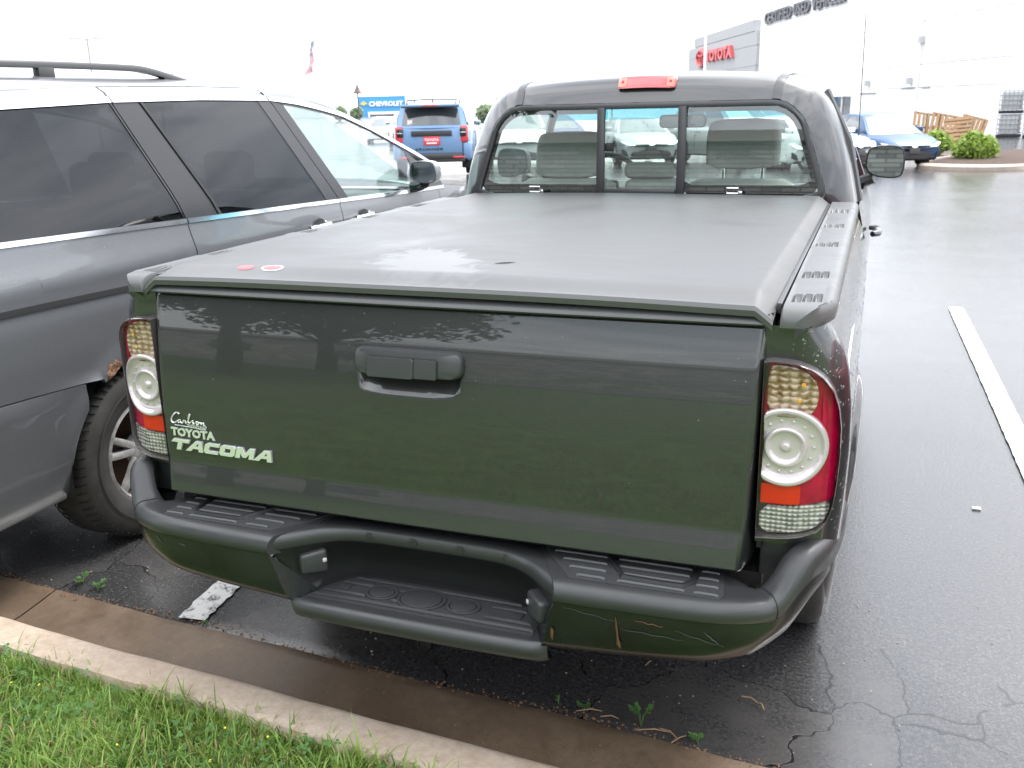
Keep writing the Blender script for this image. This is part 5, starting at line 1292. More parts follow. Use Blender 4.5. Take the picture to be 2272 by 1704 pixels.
# --- blue boxy SUV seen from behind
def blue_suv():
    C = make_car('suv', 'light blue boxy SUV seen from behind, red plate on its tailgate', 'SUV', (-10.25, 22.2), math.radians(21), SUV, 'paint_blue')
    y = -2.475
    def q(name, c, s, mat, bev=.01, par=C): return ob(name, *box(c, s, bev, 2), mat, par)
    q('tailgate_panel', (0, y+.02, .86), (1.50, .10, .62), 'paint_blue', .04)
    q('spoiler', (0, y-.0, 1.70), (1.42, .30, .06), 'paint_blue', .02); q('spoiler_lip', (0, y-.10, 1.665), (1.40, .14, .03), 'black_gloss', .01)
    q('stop_lamp', (0, y-.155, 1.70), (.36, .02, .03), 'lamp_red', .005)
    q('garnish', (0, y-.045, 1.045), (1.00, .05, .13), 'plastic', .02)
    pt = q('number_plate', (0, y-.045, .87), (.40, .02, .21), 'plate_red', .006)
    ob('plate_print', *text('TOYOTA', .085, lambda a, b, d: (-.18+a, y-.0565-d, .865+b), .002, bold=.003), 'plate', pt, smooth=False)
    ob('plate_print', *box((0, y-.0565, .815), (.26, .002, .03)), 'plate', pt, smooth=False)
    ob('model_lettering', *text('4RUNNER', .075, lambda a, b, d: (-.42+a, y-.034-d, .645+b), .008, bold=.002, sx=1.75, sp=1.25, shear=.15), 'plastic_dark', C, smooth=False)
    for sg in (1, -1):
        tl = q('tail_lamp', (sg*.80, y+.03, 1.02), (.20, .16, .40), 'lamp_red', .04)
        q('lamp_core', (sg*.775, y-.035, 1.06), (.15, .06, .20), 'black_gloss', .015, tl)
        q('lamp_bar', (sg*.775, y-.066, 1.06), (.13, .01, .02), 'lamp_clear', .004, tl)
        q('reflector', (sg*.66, y-.085, .475), (.30, .02, .045), 'lamp_red', .008)
        q('fender', (sg*.86, y+.12, .62), (.20, .30, .42), 'paint_blue', .06)
        q('mud_flap', (sg*.80, -1.40-.46, .30), (.22, .02, .26), 'black', .004)
        ob('roof_rack', *tube([(sg*.60, -2.1, 1.74), (sg*.61, -2.0, 1.83), (sg*.61, -.2, 1.85), (sg*.60, .2, 1.76)], .02, 6), 'plastic', C)
    q('rear_bumper', (0, y-.0, .50), (1.50, .16, .15), 'plastic_trim', .04); q('bumper_lower', (0, y+.02, .40), (1.60, .12, .10), 'plastic', .03)
    q('hitch', (0, y-.04, .31), (.14, .10, .12), 'steel', .01)
    ob('roof_rack', *tube([(-.60, -1.95, 1.83), (0, -1.95, 1.85), (.60, -1.95, 1.83)], .02, 6), 'plastic', C)
    ob('aerial_fin', *box((0, -1.6, 1.80), (.04, .16, .06), .015), 'black', C)
    ob('axle', *tube([(-.75, -1.40, .38), (.75, -1.40, .38)], .06, 8), 'black', C)
    ob('window_sticker', *box((-.52, y+.02, 1.31), (.12, .004, .11)), 'plate', C)
    return C
blue_suv()
# --- blue saloon at the kerb island and the white one before it
def blue_sedan():
    C = make_car('sedan', 'blue saloon car parked by the kerb island near the pallets', 'car', (.72, 29.0), math.radians(180+27), SEDAN, 'paint_skyblue', 'glass_far_skylit')
    front_face(C, SEDAN, 'paint_skyblue'); return C
blue_sedan()
C = make_car('sedan', 'white car half hidden behind the pickup cab, beside its wing mirror', 'car', (-.98, 27.2), math.radians(180+14), SEDAN, 'paint_white', 'glass_far_skylit'); front_face(C, SEDAN, 'paint_white')
# --- row facing the camera, seen through the cab windows
ROW = [('crossover', 'white crossover seen through the left pane of the cab window', (-9.3, 25.6), 203, CROSS, 'paint_white', 'glass_far_skylit'),
       ('sedan', 'pale grey car facing us in the sliding pane of the cab window', (-6.15, 27.6), 206, COROLLA, 'paint_silver', 'glass_far_skylit'),
       ('crossover', 'silver crossover behind the headrest in the right cab pane', (-3.35, 28.6), 228, CROSS, 'paint_silver', 'glass_far_skylit'),
       ('sedan', 'white car side-on in the right end of the cab window', (-1.35, 26.2), 232, COROLLA, 'paint_white', 'glass_far_skylit')]
for nm, lb, lc, ang, P, pt, gm in ROW:
    C = make_car(nm, lb, 'car', lc, math.radians(ang), P, pt, gm); front_face(C, P, pt)
# --- cars beyond the SUV
make_car('crossover', 'white crossover parked just left of the blue SUV', 'car', (-19.2, 38.5), math.radians(32), CROSS, 'paint_white')
make_car('sedan', 'white car farther back below the blue dealership sign', 'car', (-27.0, 50.5), math.radians(205), SEDAN, 'paint_white', 'glass_far_skylit')
make_car('sedan', 'dark blue car squeezed between the blue SUV and the pickup cab', 'car', (-8.7, 26.6), math.radians(28), SEDAN, 'paint_navy')
# --- red car in the bay to the right, out of frame: it shows in the pickup's flank
C = make_car('sedan', 'dark red saloon in the bay right of the pickup', 'car', (3.45, 2.0), 0, COROLLA, 'paint_red')
# ================================================================ BUILDINGS
M('wall_white', (.80, .80, .80), .7, bump=(8, .05, .01), var=(1.5, .03)); M('wall_grey', (.36, .365, .37), .6, var=(2, .04)); M('joint', (.42, .42, .43), .8)
M('wall_lamp', (.45, .45, .46), .6); M('letter_grey', (.13, .13, .14), .5); M('letter_red', (.58, .06, .07), .4); M('sign_blue', (.06, .29, .58), .5); M('letter_white', (.85, .85, .85), .5); M('gold', (.70, .55, .15), .4)  # far sign colours lightened to stand for the veil of glare
M('wood', (.27, .165, .085), .8, var=(9, .3), bump=(60, .3, .003)); M('tote_white', (.42, .43, .44), .4); M('cage', (.25, .26, .27), .4, .5); M('pole', (.34, .35, .36), .45, .3); M('pole_dark', (.10, .07, .06), .5)
CB = Vector((7.8, 65.4, -.95)); DB = Vector((-.371, .9287, 0)); NB = Vector((-.9287, -.371, 0))     # corner, along the front, outward
BW = empty('dealership_building', tuple(CB), 0, 'long white panelled building with grey rooftop lettering on the right', 'building')
def bw(s, h, d): return tuple(DB*s+NB*d+Vector((0, 0, h)))
def bwbox(name, s0, s1, h0, h1, d0, d1, mat, par=BW):
    V = [bw(s, h, d) for s in (s0, s1) for h in (h0, h1) for d in (d0, d1)]
    F = [(0, 1, 3, 2), (4, 6, 7, 5), (0, 4, 5, 1), (2, 3, 7, 6), (0, 2, 6, 4), (1, 5, 7, 3)]
    return ob(name, V, F, mat, par, smooth=False)
hs = [-1, 3.05, 4.64, 7.63, 10.4, 13.2]
ss = [0, 6.1, 12.1, 20.5, 29.5, 38, 47, 55.8]
for h0, h1 in zip(hs, hs[1:]):
    for s0, s1 in zip(ss, ss[1:]):
        if s0 == 20.5 and h0 == -1:
            bwbox('wall_panel', s0+.012, 25.5, h0, h1-.03, -.25, 0, 'wall_white'); bwbox('wall_panel', 25.55, s1-.012, 2.52, h1-.03, -.25, 0, 'wall_white'); continue
        if s0 == 29.5 and h0 == -1:
            bwbox('wall_panel', s0+.012, 30.3, 2.52, h1-.03, -.25, 0, 'wall_white'); bwbox('wall_panel', 30.4, s1-.012, h0, h1-.03, -.25, 0, 'wall_white'); continue
        bwbox('wall_panel', s0+.012, s1-.012, h0, h1-.03, -.25, 0, 'wall_white')
bwbox('wall_core', .1, 55.7, -1, 13.1, -.9, -.26, 'joint')
# entrance glazing
gl = bwbox('window', 25.5, 30.4, -1, 2.5, -.22, -.12, 'glass_far')
for s in (25.55, 27.9, 30.35): bwbox('mullion', s-.06, s+.06, -1, 2.52, -.12, -.02, 'wall_white', gl)
# return face turned to the camera
R2 = Vector((.96, -.28, 0)); 
for h0, h1 in zip(hs, hs[1:]):
    for k in range(4):
        a, b = R2*(k*6+.02), R2*(k*6+5.98); n = Vector((-.28, -.96, 0))*.25
        V = [tuple(q+Vector((0, 0, h))+dd) for q in (a, b) for h in (h0, h1-.03) for dd in (Vector((0, 0, 0)), -n)]
        ob('wall_panel', V, [(0, 1, 3, 2), (4, 6, 7, 5), (0, 4, 5, 1), (2, 3, 7, 6), (0, 2, 6, 4), (1, 5, 7, 3)], 'wall_white', BW, smooth=False)
# downpipes, lamps, ducts
ob('downpipe', *tube([bw(12.1, -1, .12), bw(12.1, 12.5, .12)], .07, 8), 'wall_white', BW)
for s, h in ((11.9, 6.3), (13.4, 3.5), (21.6, 3.5)): bwbox('wall_lamp', s-.15, s+.15, h-.2, h+.25, .02, .4, 'wall_lamp')
for s0, s1, h in ((12.6, 15.2, 3.05), (10.2, 11.6, 3.05), (20.0, 23.4, 2.75)): bwbox('conduit', s0, s1, h-.04, h+.04, .02, .12, 'wall_grey')
# rooftop words, set off the wall
s0_ = 53.6
for wd_ in ('CERTIFIED', 'USED', 'VEHICLES'):
    V, F = text(wd_, 1.62, lambda a, b, d: (a, b, d), .25, bold=.03, sx=1.27, sp=1.05)
    ob('sign_lettering', [bw(s0_-a, 10.55+b, .02+d) for a, b, d in V], F, 'letter_grey', BW, smooth=False); s0_ -= max(v[0] for v in V)+.75
# grey gable with the red name, a separate block farther along
TG = empty('sign_tower', tuple(CB+DB*57.2), 0, 'stepped grey block with red name and emblem above the pickup roof', 'building')
def tw(s, h, d): return tuple(DB*s+NB*d+Vector((0, 0, h)))
def twbox(name, s0, s1, h0, h1, d0, d1, mat):
    V = [tw(s, h, d) for s in (s0, s1) for h in (h0, h1) for d in (d0, d1)]
    return ob(name, V, [(0, 1, 3, 2), (4, 6, 7, 5), (0, 4, 5, 1), (2, 3, 7, 6), (0, 2, 6, 4), (1, 5, 7, 3)], mat, TG, smooth=False)
hh = [-1, 4.0, 6.3, 8.6, 10.2]
for h0, h1 in zip(hh, hh[1:]): twbox('wall_panel', 0, 40, h0, h1-.07, -1.5, 0, 'wall_grey')
twbox('wall_panel', 1.6, 36, 10.2, 11.5, -1.5, 0, 'wall_grey'); twbox('wall_core', .2, 39.8, -1, 10.1, -1.4, -.05, 'joint')
ob('name_lettering', *text('TOYOTA', 2.0, lambda a, b, d: tw(25.4-a, 7.75+b, .05+d), .4, bold=.09, sx=1.78, sp=1.0), 'letter_red', TG, smooth=False)
eo = lambda rx, rz_, x0=0, z0=0, n=24: [tw(29.4+x0+rx*.85*math.cos(t), 8.45+z0*.85+rz_*.85*math.sin(t), .3) for t in np.linspace(0, 2*PI, n+1)[:-1]]
ob('emblem', *cat(tube(eo(3.2, 1.35), .22, 6, closed=True), tube(eo(1.0, 1.25), .18, 6, closed=True), tube(eo(2.1, .42, 0, .72), .18, 6, closed=True)), 'letter_red', TG)
# far blue dealership
FB = empty('blue_dealership', (-137.0, 255, -2.0), math.radians(28), 'far blue-fronted dealership with white name and gold emblem', 'building')
def q(name, c, s, mat, par=FB): return ob(name, *box(c, s), mat, par, smooth=False)
q('facade', (.9, 0, 3.3), (13.4, 8, 7.0), 'sign_blue'); q('wing', (16, 3, 2.4), (18, 8, 4.4), 'wall_white'); q('wing', (-17, 3, 2.4), (18, 8, 4.2), 'wall_white')
dr = q('entrance_frame', (1.2, -4.1, 1.35), (9.0, .3, 2.3), 'letter_white'); q('glazing', (1.2, -4.3, 1.0), (8.0, .12, 1.6), 'glass_far', dr)
ob('name_lettering', *text('CHEVROLET', 1.75, lambda a, b, d: (-2.9+a, -4.02-d, 4.1+b), .3, bold=.08, sx=1.0), 'letter_white', FB, smooth=False)
ob('emblem', *prism([(-7.4, 4.55), (-6.7, 4.55), (-6.55, 4.25), (-5.9, 4.25), (-5.75, 4.55), (-5.0, 4.55), (-5.3, 5.15), (-5.8, 5.15), (-5.95, 5.45), (-6.6, 5.45), (-6.75, 5.15), (-7.1, 5.15)], -4.02, -4.3, lambda a, b, d: (a*.8+.6, d, b)), 'gold', FB, smooth=False)
# ================================================================ YARD THINGS
def lamp_post(name, label, x, y, z0, h, arm, mat, heads=2, az=0.):
    P = empty(name, (x, y, z0), az, label, 'street lamp')
    ob('pole', *tube([(0, 0, 0), (0, 0, h)], [.11, .07], 8), mat, P)
    for sg in ((1, -1) if heads == 2 else (1,)):
        ob('arm', *tube([(0, 0, h-.05), (sg*arm*.5, 0, h+.03)], .05, 6), mat, P)
        ob('lamp_head', *box((sg*arm*.75, 0, h+.05), (arm*.6, .35, .09), .03), 'wall_grey', P)
    return P
lamp_post('street_lamp', 'two-armed lamp post above the minivan roof', -57.6, 60, -.9, 8.2, 1.25, 'pole', 2, math.radians(40))
lamp_post('street_lamp', 'faint two-armed lamp post in the sky above the cab', -28.6, 110, -1.2, 10.3, 1.9, 'pole', 2, math.radians(22))
lamp_post('street_lamp', 'slim white post in front of the grey sign block', -9.53, 60, -.9, 6.35, .1, 'letter_white', 1)
PB = empty('street_lamp', (-67.8, 120, -.9), 0, 'thin dark post with bell shade left of the blue dealership', 'street lamp')
ob('pole', *tube([(0, 0, 0), (0, 0, 6.0)], .10, 8), 'pole_dark', PB); ob('lamp_shade', *lathe([(.02, 6.6), (.10, 5.6), (.35, 5.0), (.62, 4.55), (.55, 4.45)], 14), 'pole_dark', PB); ob('finial', *tube([(0, 0, 6.0), (0, 0, 7.0)], .05, 6), 'pole_dark', PB)
# flag drooping on its pole
FP = empty('flagpole', (-92.6, 150, -1), 0, 'tall white pole with a drooping striped flag', 'flagpole')
ob('pole', *tube([(0, 0, 0), (0, 0, 15)], .07, 8), 'letter_white', FP)
M('flag_blue', (.24, .25, .33), .8); M('flag_red', (.56, .32, .35), .8); M('flag_pale', (.55, .45, .47), .8)
for k in range(12):
    t0, t1 = k/12, (k+1)/12
    f_ = lambda u, v: (-.05-1.5*(t0+(t1-t0)*v)*(.35+.65*u)-(.6+.25*math.sin(9*(t0+(t1-t0)*v)))*u, .25*math.sin(u*6+v+k), 14.4-5.4*(t0+(t1-t0)*v)-.75*u)
    ob('flag_strip', *grid(f_, 6, 2), ('flag_blue' if k < 5 and k % 4 != 3 else ('flag_red' if k % 3 else 'flag_pale')), FP)
# pallets leaning on the wall
def pallet(label, loc, rz, lean, roll, w=1.2, h=1.25):
    P = empty('pallet', loc, rz, label, 'pallet', 'wooden pallets leaning by the white wall')
    lean_ = Matrix.Rotation(lean, 3, 'X'); roll_ = Matrix.Rotation(roll, 3, 'Y')
    def b(name, c, s):
        V, F = box((c[0], c[1], c[2]-h/2), s, .004, 1); ob(name, [tuple(lean_ @ (roll_ @ Vector(v)+Vector((0, 0, max(w, h)/2)))) for v in V], F, 'wood', P, smooth=False)
    for k in range(7): b('slat', (0, 0, .06+k*(h-.1)/6), (w, .025, .14))
    for x in (-w/2+.03, 0, w/2-.03): b('stringer', (x, .07, h/2), (.06, .11, h))
    for k in range(3): b('slat', (0, .14, .1+k*(h-.2)/2), (w, .025, .14))
    return P
for lb, x, y, rz, ln, ro, w_, h_ in [('wooden pallet at the left end of the leaning row', 3.25, 52.6, .3, -.42, PI/2+.18, 1.5, 1.45), ('wooden pallet in the middle of the leaning row', 4.05, 52.2, .2, -.44, PI/2+.22, 1.45, 1.45), ('wooden pallet leaning lowest, nearest the round bush', 4.30, 48.3, -.1, -.50, -.10, 1.2, 1.3), ('wooden pallet leaning at the right end of the row', 4.95, 48.6, .1, -.42, PI/2+.30, 1.35, 1.1)]:
    pallet(lb, (x, y, ground_z(x, y)), rz, ln, ro, w_, h_)
# caged liquid totes
def tote(label, loc, rz, k=1.0):
    P = empty('tote', loc, rz, label, 'tote', 'caged liquid totes by the white wall')
    ob('tank', *box((0, 0, .72*k), (1.0*k, 1.0*k, 1.0*k), .08, 3), 'tote_white', P)
    ob('skid', *box((0, 0, .10*k), (1.15*k, 1.1*k, .16*k), .02), 'black', P)
    for z in (.25, .5, .75, 1.0, 1.25): ob('cage_bar', *tube([(s*k*.56, c*k*.56, z*k) for s, c in ((-1, -1), (1, -1), (1, 1), (-1, 1))], .022*k, 6, closed=True), 'cage', P)
    for t in np.linspace(-.56, .56, 6): ob('cage_bar', *tube([(t*k, -.575*k, .18*k), (t*k, -.575*k, 1.27*k)], .022*k, 6), 'cage', P)
    return P
for i, (x, y, zz) in enumerate(((7.75, 60.0, 0), (7.75, 60.0, 1.30), (9.05, 59.6, 0), (9.05, 59.6, 1.30))):
    tote(('lower caged tote left in the stack by the right edge', 'upper caged tote left in the stack by the right edge', 'lower caged tote cut by the right picture edge', 'upper caged tote cut by the right picture edge')[i], (x, y, ground_z(x, y)+zz), -.25, 1.0)
# ================================================================ PLANTING
def np_obj(name, V, F, mat, parent=None, fm=None, mats=None):
    """fast mesh from numpy arrays; F (n,3) or (n,4)"""
    me = bpy.data.meshes.new(name); k = F.shape[1]
    me.vertices.add(len(V)); me.vertices.foreach_set('co', V.astype(np.float32).ravel())
    me.loops.add(F.size); me.loops.foreach_set('vertex_index', F.astype(np.int32).ravel())
    me.polygons.add(len(F)); me.polygons.foreach_set('loop_start', np.arange(0, F.size, k, dtype=np.int32)); me.polygons.foreach_set('loop_total', np.full(len(F), k, dtype=np.int32))
    for m in [mat]+(mats or []): me.materials.append(MATS[m])
    if fm is not None: me.polygons.foreach_set('material_index', fm.astype(np.int32))
    me.update(calc_edges=True); me.shade_smooth()
    o = bpy.data.objects.new(name, me); COL.objects.link(o)
    if parent is not None: o.parent = parent
    return o
def leafmat(name, c, tr=.35, var=.35, sc=30, c2=None):
    m, t, p, N, K = nodes_of(name); g = N('ShaderNodeNewGeometry')
    n = tex_noise(N, K, g.outputs['Position'], sc, 3)
    c2 = c2 or [min(1, q*(1+var)) for q in c]
    col = ramp(N, K, n, [(.3, tuple(q*(1-var) for q in c)), (.7, tuple(c2))])
    K(col, p.inputs['Base Color']); p.inputs['Roughness'].default_value = .55
    tl = N('ShaderNodeBsdfTranslucent'); K(col, tl.inputs[0]); mx = N('ShaderNodeMixShader'); mx.inputs[0].default_value = tr
    out = t.nodes['Material Output']; K(p.outputs[0], mx.inputs[1]); K(tl.outputs[0], mx.inputs[2]); K(mx.outputs[0], out.inputs[0])
leafmat('grass', (.14, .29, .040), .45, .35, 9, (.26, .39, .07)); leafmat('grass_light', (.29, .42, .10), .45, .3, 12); leafmat('grass_dry', (.34, .25, .12), .3, .3)
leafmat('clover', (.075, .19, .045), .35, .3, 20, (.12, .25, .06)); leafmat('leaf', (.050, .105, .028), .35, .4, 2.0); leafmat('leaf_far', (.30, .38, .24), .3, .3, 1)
leafmat('bush_leaf', (.20, .34, .05), .4, .4, 6, (.36, .48, .10)); M('bark', (.07, .055, .042), .9, bump=(14, 1, .03), var=(8, .4)); M('mulch', (.075, .048, .036), .95, bump=(60, 1, .03), var=(40, .6))
M('flower', (.75, .62, .05), .6); M('pebble', (.32, .28, .24), .8, var=(60, .5)); M('twig', (.28, .18, .10), .85, var=(50, .4)); M('litter', (.16, .09, .05), .9, var=(80, .6))
rg_ = np.random.default_rng(11)
def blades(n, xr, ur, hmin, hmax, wd, bend, seed, edge=0.):
    """grass blades rooted on the lawn; u = distance behind the kerb"""
    r = np.random.default_rng(seed)
    x = r.uniform(*xr, n); u = ur[0]+(ur[1]-ur[0])*r.random(n); y = .035-.06*(x+.6)-.175-u
    d = u; s = np.clip(d/.3, 0, 1); z = .066+.035*(s*s*(3-2*s))
    cl = .6+.8*(.5+.5*np.sin(x*7+y*5)*np.sin(y*9-x*4)); h = (hmin+(hmax-hmin)*r.random(n)**2)*cl
    a = r.uniform(0, 2*PI, n); b = bend*h*(.2+r.random(n)); dx, dy = np.cos(a)*b, np.sin(a)*b; px, py = -np.sin(a)*wd*(.6+.8*r.random(n)), np.cos(a)*wd*(.6+.8*r.random(n))
    V = np.zeros((n, 7, 3)); Z = z-.004
    for k, (t, wv) in enumerate(((0, 1), (.4, .9), (.75, .55))):
        bx, by = dx*t*t, dy*t*t
        V[:, 2*k] = np.stack([x+bx-px*wv, y+by-py*wv, Z+h*t*(1-.15*t)], 1); V[:, 2*k+1] = np.stack([x+bx+px*wv, y+by+py*wv, Z+h*t*(1-.15*t)], 1)
    V[:, 6] = np.stack([x+dx, y+dy, Z+h*(.85 if bend < .8 else .7)], 1)
    T_ = np.array([[0, 1, 3], [0, 3, 2], [2, 3, 5], [2, 5, 4], [4, 5, 6]])
    F = (np.arange(n)[:, None, None]*7+T_[None]).reshape(-1, 3)
    q = r.random(n); mi = np.where(q < .62, 0, np.where(q < .9, 1, 2)); return V.reshape(-1, 3), F, np.repeat(mi, 5)
parts = [blades(42000, (-2.6, 1.2), (.0, 1.1), .018, .055, .0016, .9, 1), blades(24000, (-2.2, .6), (.0, .9), .03, .085, .0021, .8, 2), blades(1400, (-2.2, .6), (-.015, .9), .07, .125, .0024, .7, 3), blades(500, (-2.2, .8), (-.03, .03), .03, .07, .002, 1.0, 4),
         blades(30000, (-4.5, 4), (.9, 4.2), .03, .08, .004, .8, 5)]
off = 0; VV = []; FF = []; MI = []
for v, f, mi in parts: VV.append(v); FF.append(f+off); MI.append(mi); off += len(v)
tag(np_obj('grass', np.concatenate(VV), np.concatenate(FF), 'grass', fm=np.concatenate(MI), mats=['grass_light', 'grass_dry']), kind='stuff', label='short green grass on the verge behind the kerb')
# clover and broad weeds in the lawn
def discs(n, xr, ur, seed):
    r = np.random.default_rng(seed); V = []; F = []; k = 0
    for _ in range(n):
        x = r.uniform(*xr); u = r.uniform(*ur); y = .035-.06*(x+.6)-.175-u; z = .10+r.uniform(.008, .032); a0 = r.uniform(0, 6.28); s = r.uniform(.003, .007)
        tilt = r.uniform(-.5, .5, 2)
        for j in range(3):
            a = a0+j*2.094; c = np.array([x+math.cos(a)*s*.9, y+math.sin(a)*s*.9])
            for q in range(6):
                t = q*PI/3; px, py = c[0]+s*.8*math.cos(t), c[1]+s*.8*math.sin(t); V.append((px, py, z+(px-x)*tilt[0]+(py-y)*tilt[1]))
            F += [(k, k+1, k+2), (k, k+2, k+3), (k, k+3, k+4), (k, k+4, k+5)]; k += 6
    return np.array(V), np.array(F)
v_, f_ = discs(1700, (-1.9, .3), (.03, .85), 21)
tag(np_obj('clover', v_, f_, 'clover'), kind='stuff', label='low clover leaves mixed into the verge grass')
V = []; F = []
for _ in range(90):
    x = rnd.uniform(-1.8, .2); y = kerb_y(x)-.175-rnd.uniform(.04, .8)
    v, f = lathe([(.0035, 0), (.003, .002), (.0005, .003)], 6, lambda a, b, h: (x+a, y+b, .125+rnd.uniform(0, .002)+h)); n0 = len(V); V += v; F += [tuple(i+n0 for i in q) for q in f]
tag(ob('yellow_flowers', V, F, 'flower'), kind='stuff', label='tiny yellow flowers dotted through the grass')
# weeds growing in the gutter joint
def weed(label, x, y, n, h, sp, leaf, seed):
    P = empty('weed', (x, y, 0), 0, label, 'weed', 'small weeds in the gutter joint'); r = random.Random(seed)
    for i in range(n):
        a = r.uniform(0, 2*PI); l = h*r.uniform(.5, 1); b = sp*r.uniform(.3, 1)
        pts = [(0, 0, 0), (b*.3*math.cos(a), b*.3*math.sin(a), l*.6), (b*math.cos(a), b*math.sin(a), l)]
        ob('stem', *tube(pts, .0010, 4), 'clover', P)
        for t in (.45, .7, .85, 1):
            for sd in (-1, 1):
                c = Vector(pts[1])*(1-t)+Vector(pts[2])*t; aa = a+sd*1.1+r.uniform(-.4, .4); s = leaf*r.uniform(.6, 1.1)
                d = Vector((math.cos(aa), math.sin(aa), .25)); e_ = Vector((-math.sin(aa), math.cos(aa), .1))
                ob('leaf', [tuple(c), tuple(c+d*s*.5+e_*s*.35), tuple(c+d*s), tuple(c+d*s*.5-e_*s*.35)], [(0, 1, 2, 3)], 'clover', P)
    return P
for i, (x, y, n, h, sp, lf) in enumerate([(-1.585, .415, 6, .035, .035, .013), (-1.50, .395, 5, .03, .035, .012), (.285, .275, 3, .03, .02, .014), (.445, .262, 5, .075, .03, .017), (.60, .235, 4, .035, .02, .016), (-.985, .318, 3, .02, .012, .008), (.21, .285, 2, .02, .01, .009)]):
    weed(['leftmost low weed beside the gutter near the minivan tyre', 'second low weed from the left beside the gutter', 'small two-leaved weed in the gutter joint below the bumper step', 'tallest weed in the gutter joint under the bumper', 'weed rightmost in the gutter joint', 'tiny weed at the foot of the white bay line', 'tiny sprout left of the gutter joint weeds'][i], x, y, n, h, sp, lf, 30+i)
# grit, twigs and leaf litter along the joint
def lumps(n, f, rmin, rmax, seed):
    r = random.Random(seed); V = []; F = []
    for _ in range(n):
        x, y, z = f(r); s = rmin+(rmax-rmin)*r.random()**2.5; n0 = len(V)
        for (a, b, c) in ((1, 0, 0), (-1, 0, 0), (0, 1, 0), (0, -1, 0), (0, 0, .8), (0, 0, -.5)):
            k = s*r.uniform(.6, 1.2); V.append((x+a*k, y+b*k, z+c*k))
        F += [tuple(i+n0 for i in q) for q in ((0, 2, 4), (2, 1, 4), (1, 3, 4), (3, 0, 4), (2, 0, 5), (1, 2, 5), (3, 1, 5), (0, 3, 5))]
    return V, F
tag(ob('gutter_grit', *lumps(1500, lambda r: (lambda x: (x, kerb_y(x)+.258+r.gauss(0, .010)+.012*math.sin(x*5), .003))(r.uniform(-2, 1.9)), .0012, .006, 1), 'litter', smooth=False), kind='stuff', label='dark grit and leaf litter along the gutter joint')
tag(ob('loose_pebbles', *lumps(420, lambda r: (lambda x: (x, kerb_y(x)+.28+abs(r.gauss(0, .55)), .004))(r.uniform(-1.9, 1.9)), .0012, .0045, 2), 'pebble', smooth=False), kind='stuff', label='pale pebbles scattered over the wet asphalt')
tag(ob('gutter_stones', *lumps(260, lambda r: (lambda x: (x, kerb_y(x)+.02+r.random()*.23, -.006))(r.uniform(-1.9, 1.6)), .0008, .0024, 3), 'pebble', smooth=False), kind='stuff', label='specks of stone on the brown gutter')
for i, (x, y, a, l) in enumerate([(.30, .272, .3, .07), (.52, .247, -.5, .06), (.48, .243, .2, .09), (.36, .262, .1, .05), (.73, .44, -.9, .04), (.70, .46, -.4, .05), (.40, .545, 1.2, .03), (.55, .232, .9, .05)]):
    lbs = ['pale twig lying by the two-leaved weed', 'twig right of the tallest gutter weed', 'longest twig under the tallest gutter weed', 'short twig between the gutter weeds', 'straw end at the right of the long crack', 'straw at the right of the long crack', 'upright straw near the bumper bottom edge', 'twig by the rightmost gutter weed']
    dx, dy = math.cos(a)*l/2, math.sin(a)*l/2
    tag(ob('twig', *tube([(x-dx, y-dy, .008), (x+.004, y+.003, .014), (x+dx, y+dy, .009)], [.0016, .002, .0012], 5), 'twig'), lbs[i], 'twig', 'twigs in the gutter joint')
tag(ob('paper_scrap', *box((1.385, 2.02, .006), (.032, .022, .004), .0015), 'sticker_white'), 'scrap of white litter on the wet asphalt', 'litter')
# ================================================================ KERB ISLAND, BUSHES, TREES
IS = chaikin([(1.9, 31.2), (2.9, 30.2), (4.6, 30.6), (6.2, 33.2), (8.5, 38), (12, 45), (12, 52), (9.5, 48), (6.5, 43.5), (4.0, 38.5), (2.6, 35)], 2)
IS = [(.91+(a-.91)*.87, -1.84+(b+1.84)*.87) for a, b in IS]
isl = empty('kerb_island', (0, 0, 0)); isl['kind'] = 'structure'
def isf(a, b, d):
    return (a, b, ground_z(a, b)+d)
ob('island_kerb', *dome(IS, isf, ((1, -.1), (1, .10), (.985, .15), (.93, .15), (.925, .10))), 'kerb_far', isl)
ob('mulch_bed', *dome(IS, isf, ((.93, .10), (.85, .16), (.6, .26), (.3, .30), (0, .32))), 'mulch', isl)
def leaf_cloud(n, fpos, smin, smax, seed, up=.3):
    r = np.random.default_rng(seed); c = fpos(r, n); n = len(c)
    a = r.normal(size=(n, 3)); a[:, 2] += up; a /= np.linalg.norm(a, axis=1)[:, None]
    t = r.normal(size=(n, 3)); t -= (t*a).sum(1)[:, None]*a; t /= np.linalg.norm(t, axis=1)[:, None]; b = np.cross(a, t)
    s = r.uniform(smin, smax, n)[:, None]
    V = np.stack([c-t*s, c+b*s*.55, c+t*s, c-b*s*.55], 1).reshape(-1, 3); F = np.arange(n*4).reshape(-1, 4); return V, F
def lump_fill(r, n, blobs):
    out = []; w_ = np.array([b[3]**2.2 for b in blobs]); w_ /= w_.sum()
    for (x, y, z, R, fz), k in zip(blobs, r.multinomial(n, w_)):
        d = r.normal(size=(k, 3)); d /= np.linalg.norm(d, axis=1)[:, None]; rad = R*(.55+.45*r.random(k)**.5)*(1+.12*r.normal(size=k))
        p = d*rad[:, None]; p[:, 2] *= fz; out.append(p+np.array([x, y, z]))
    return np.concatenate(out)
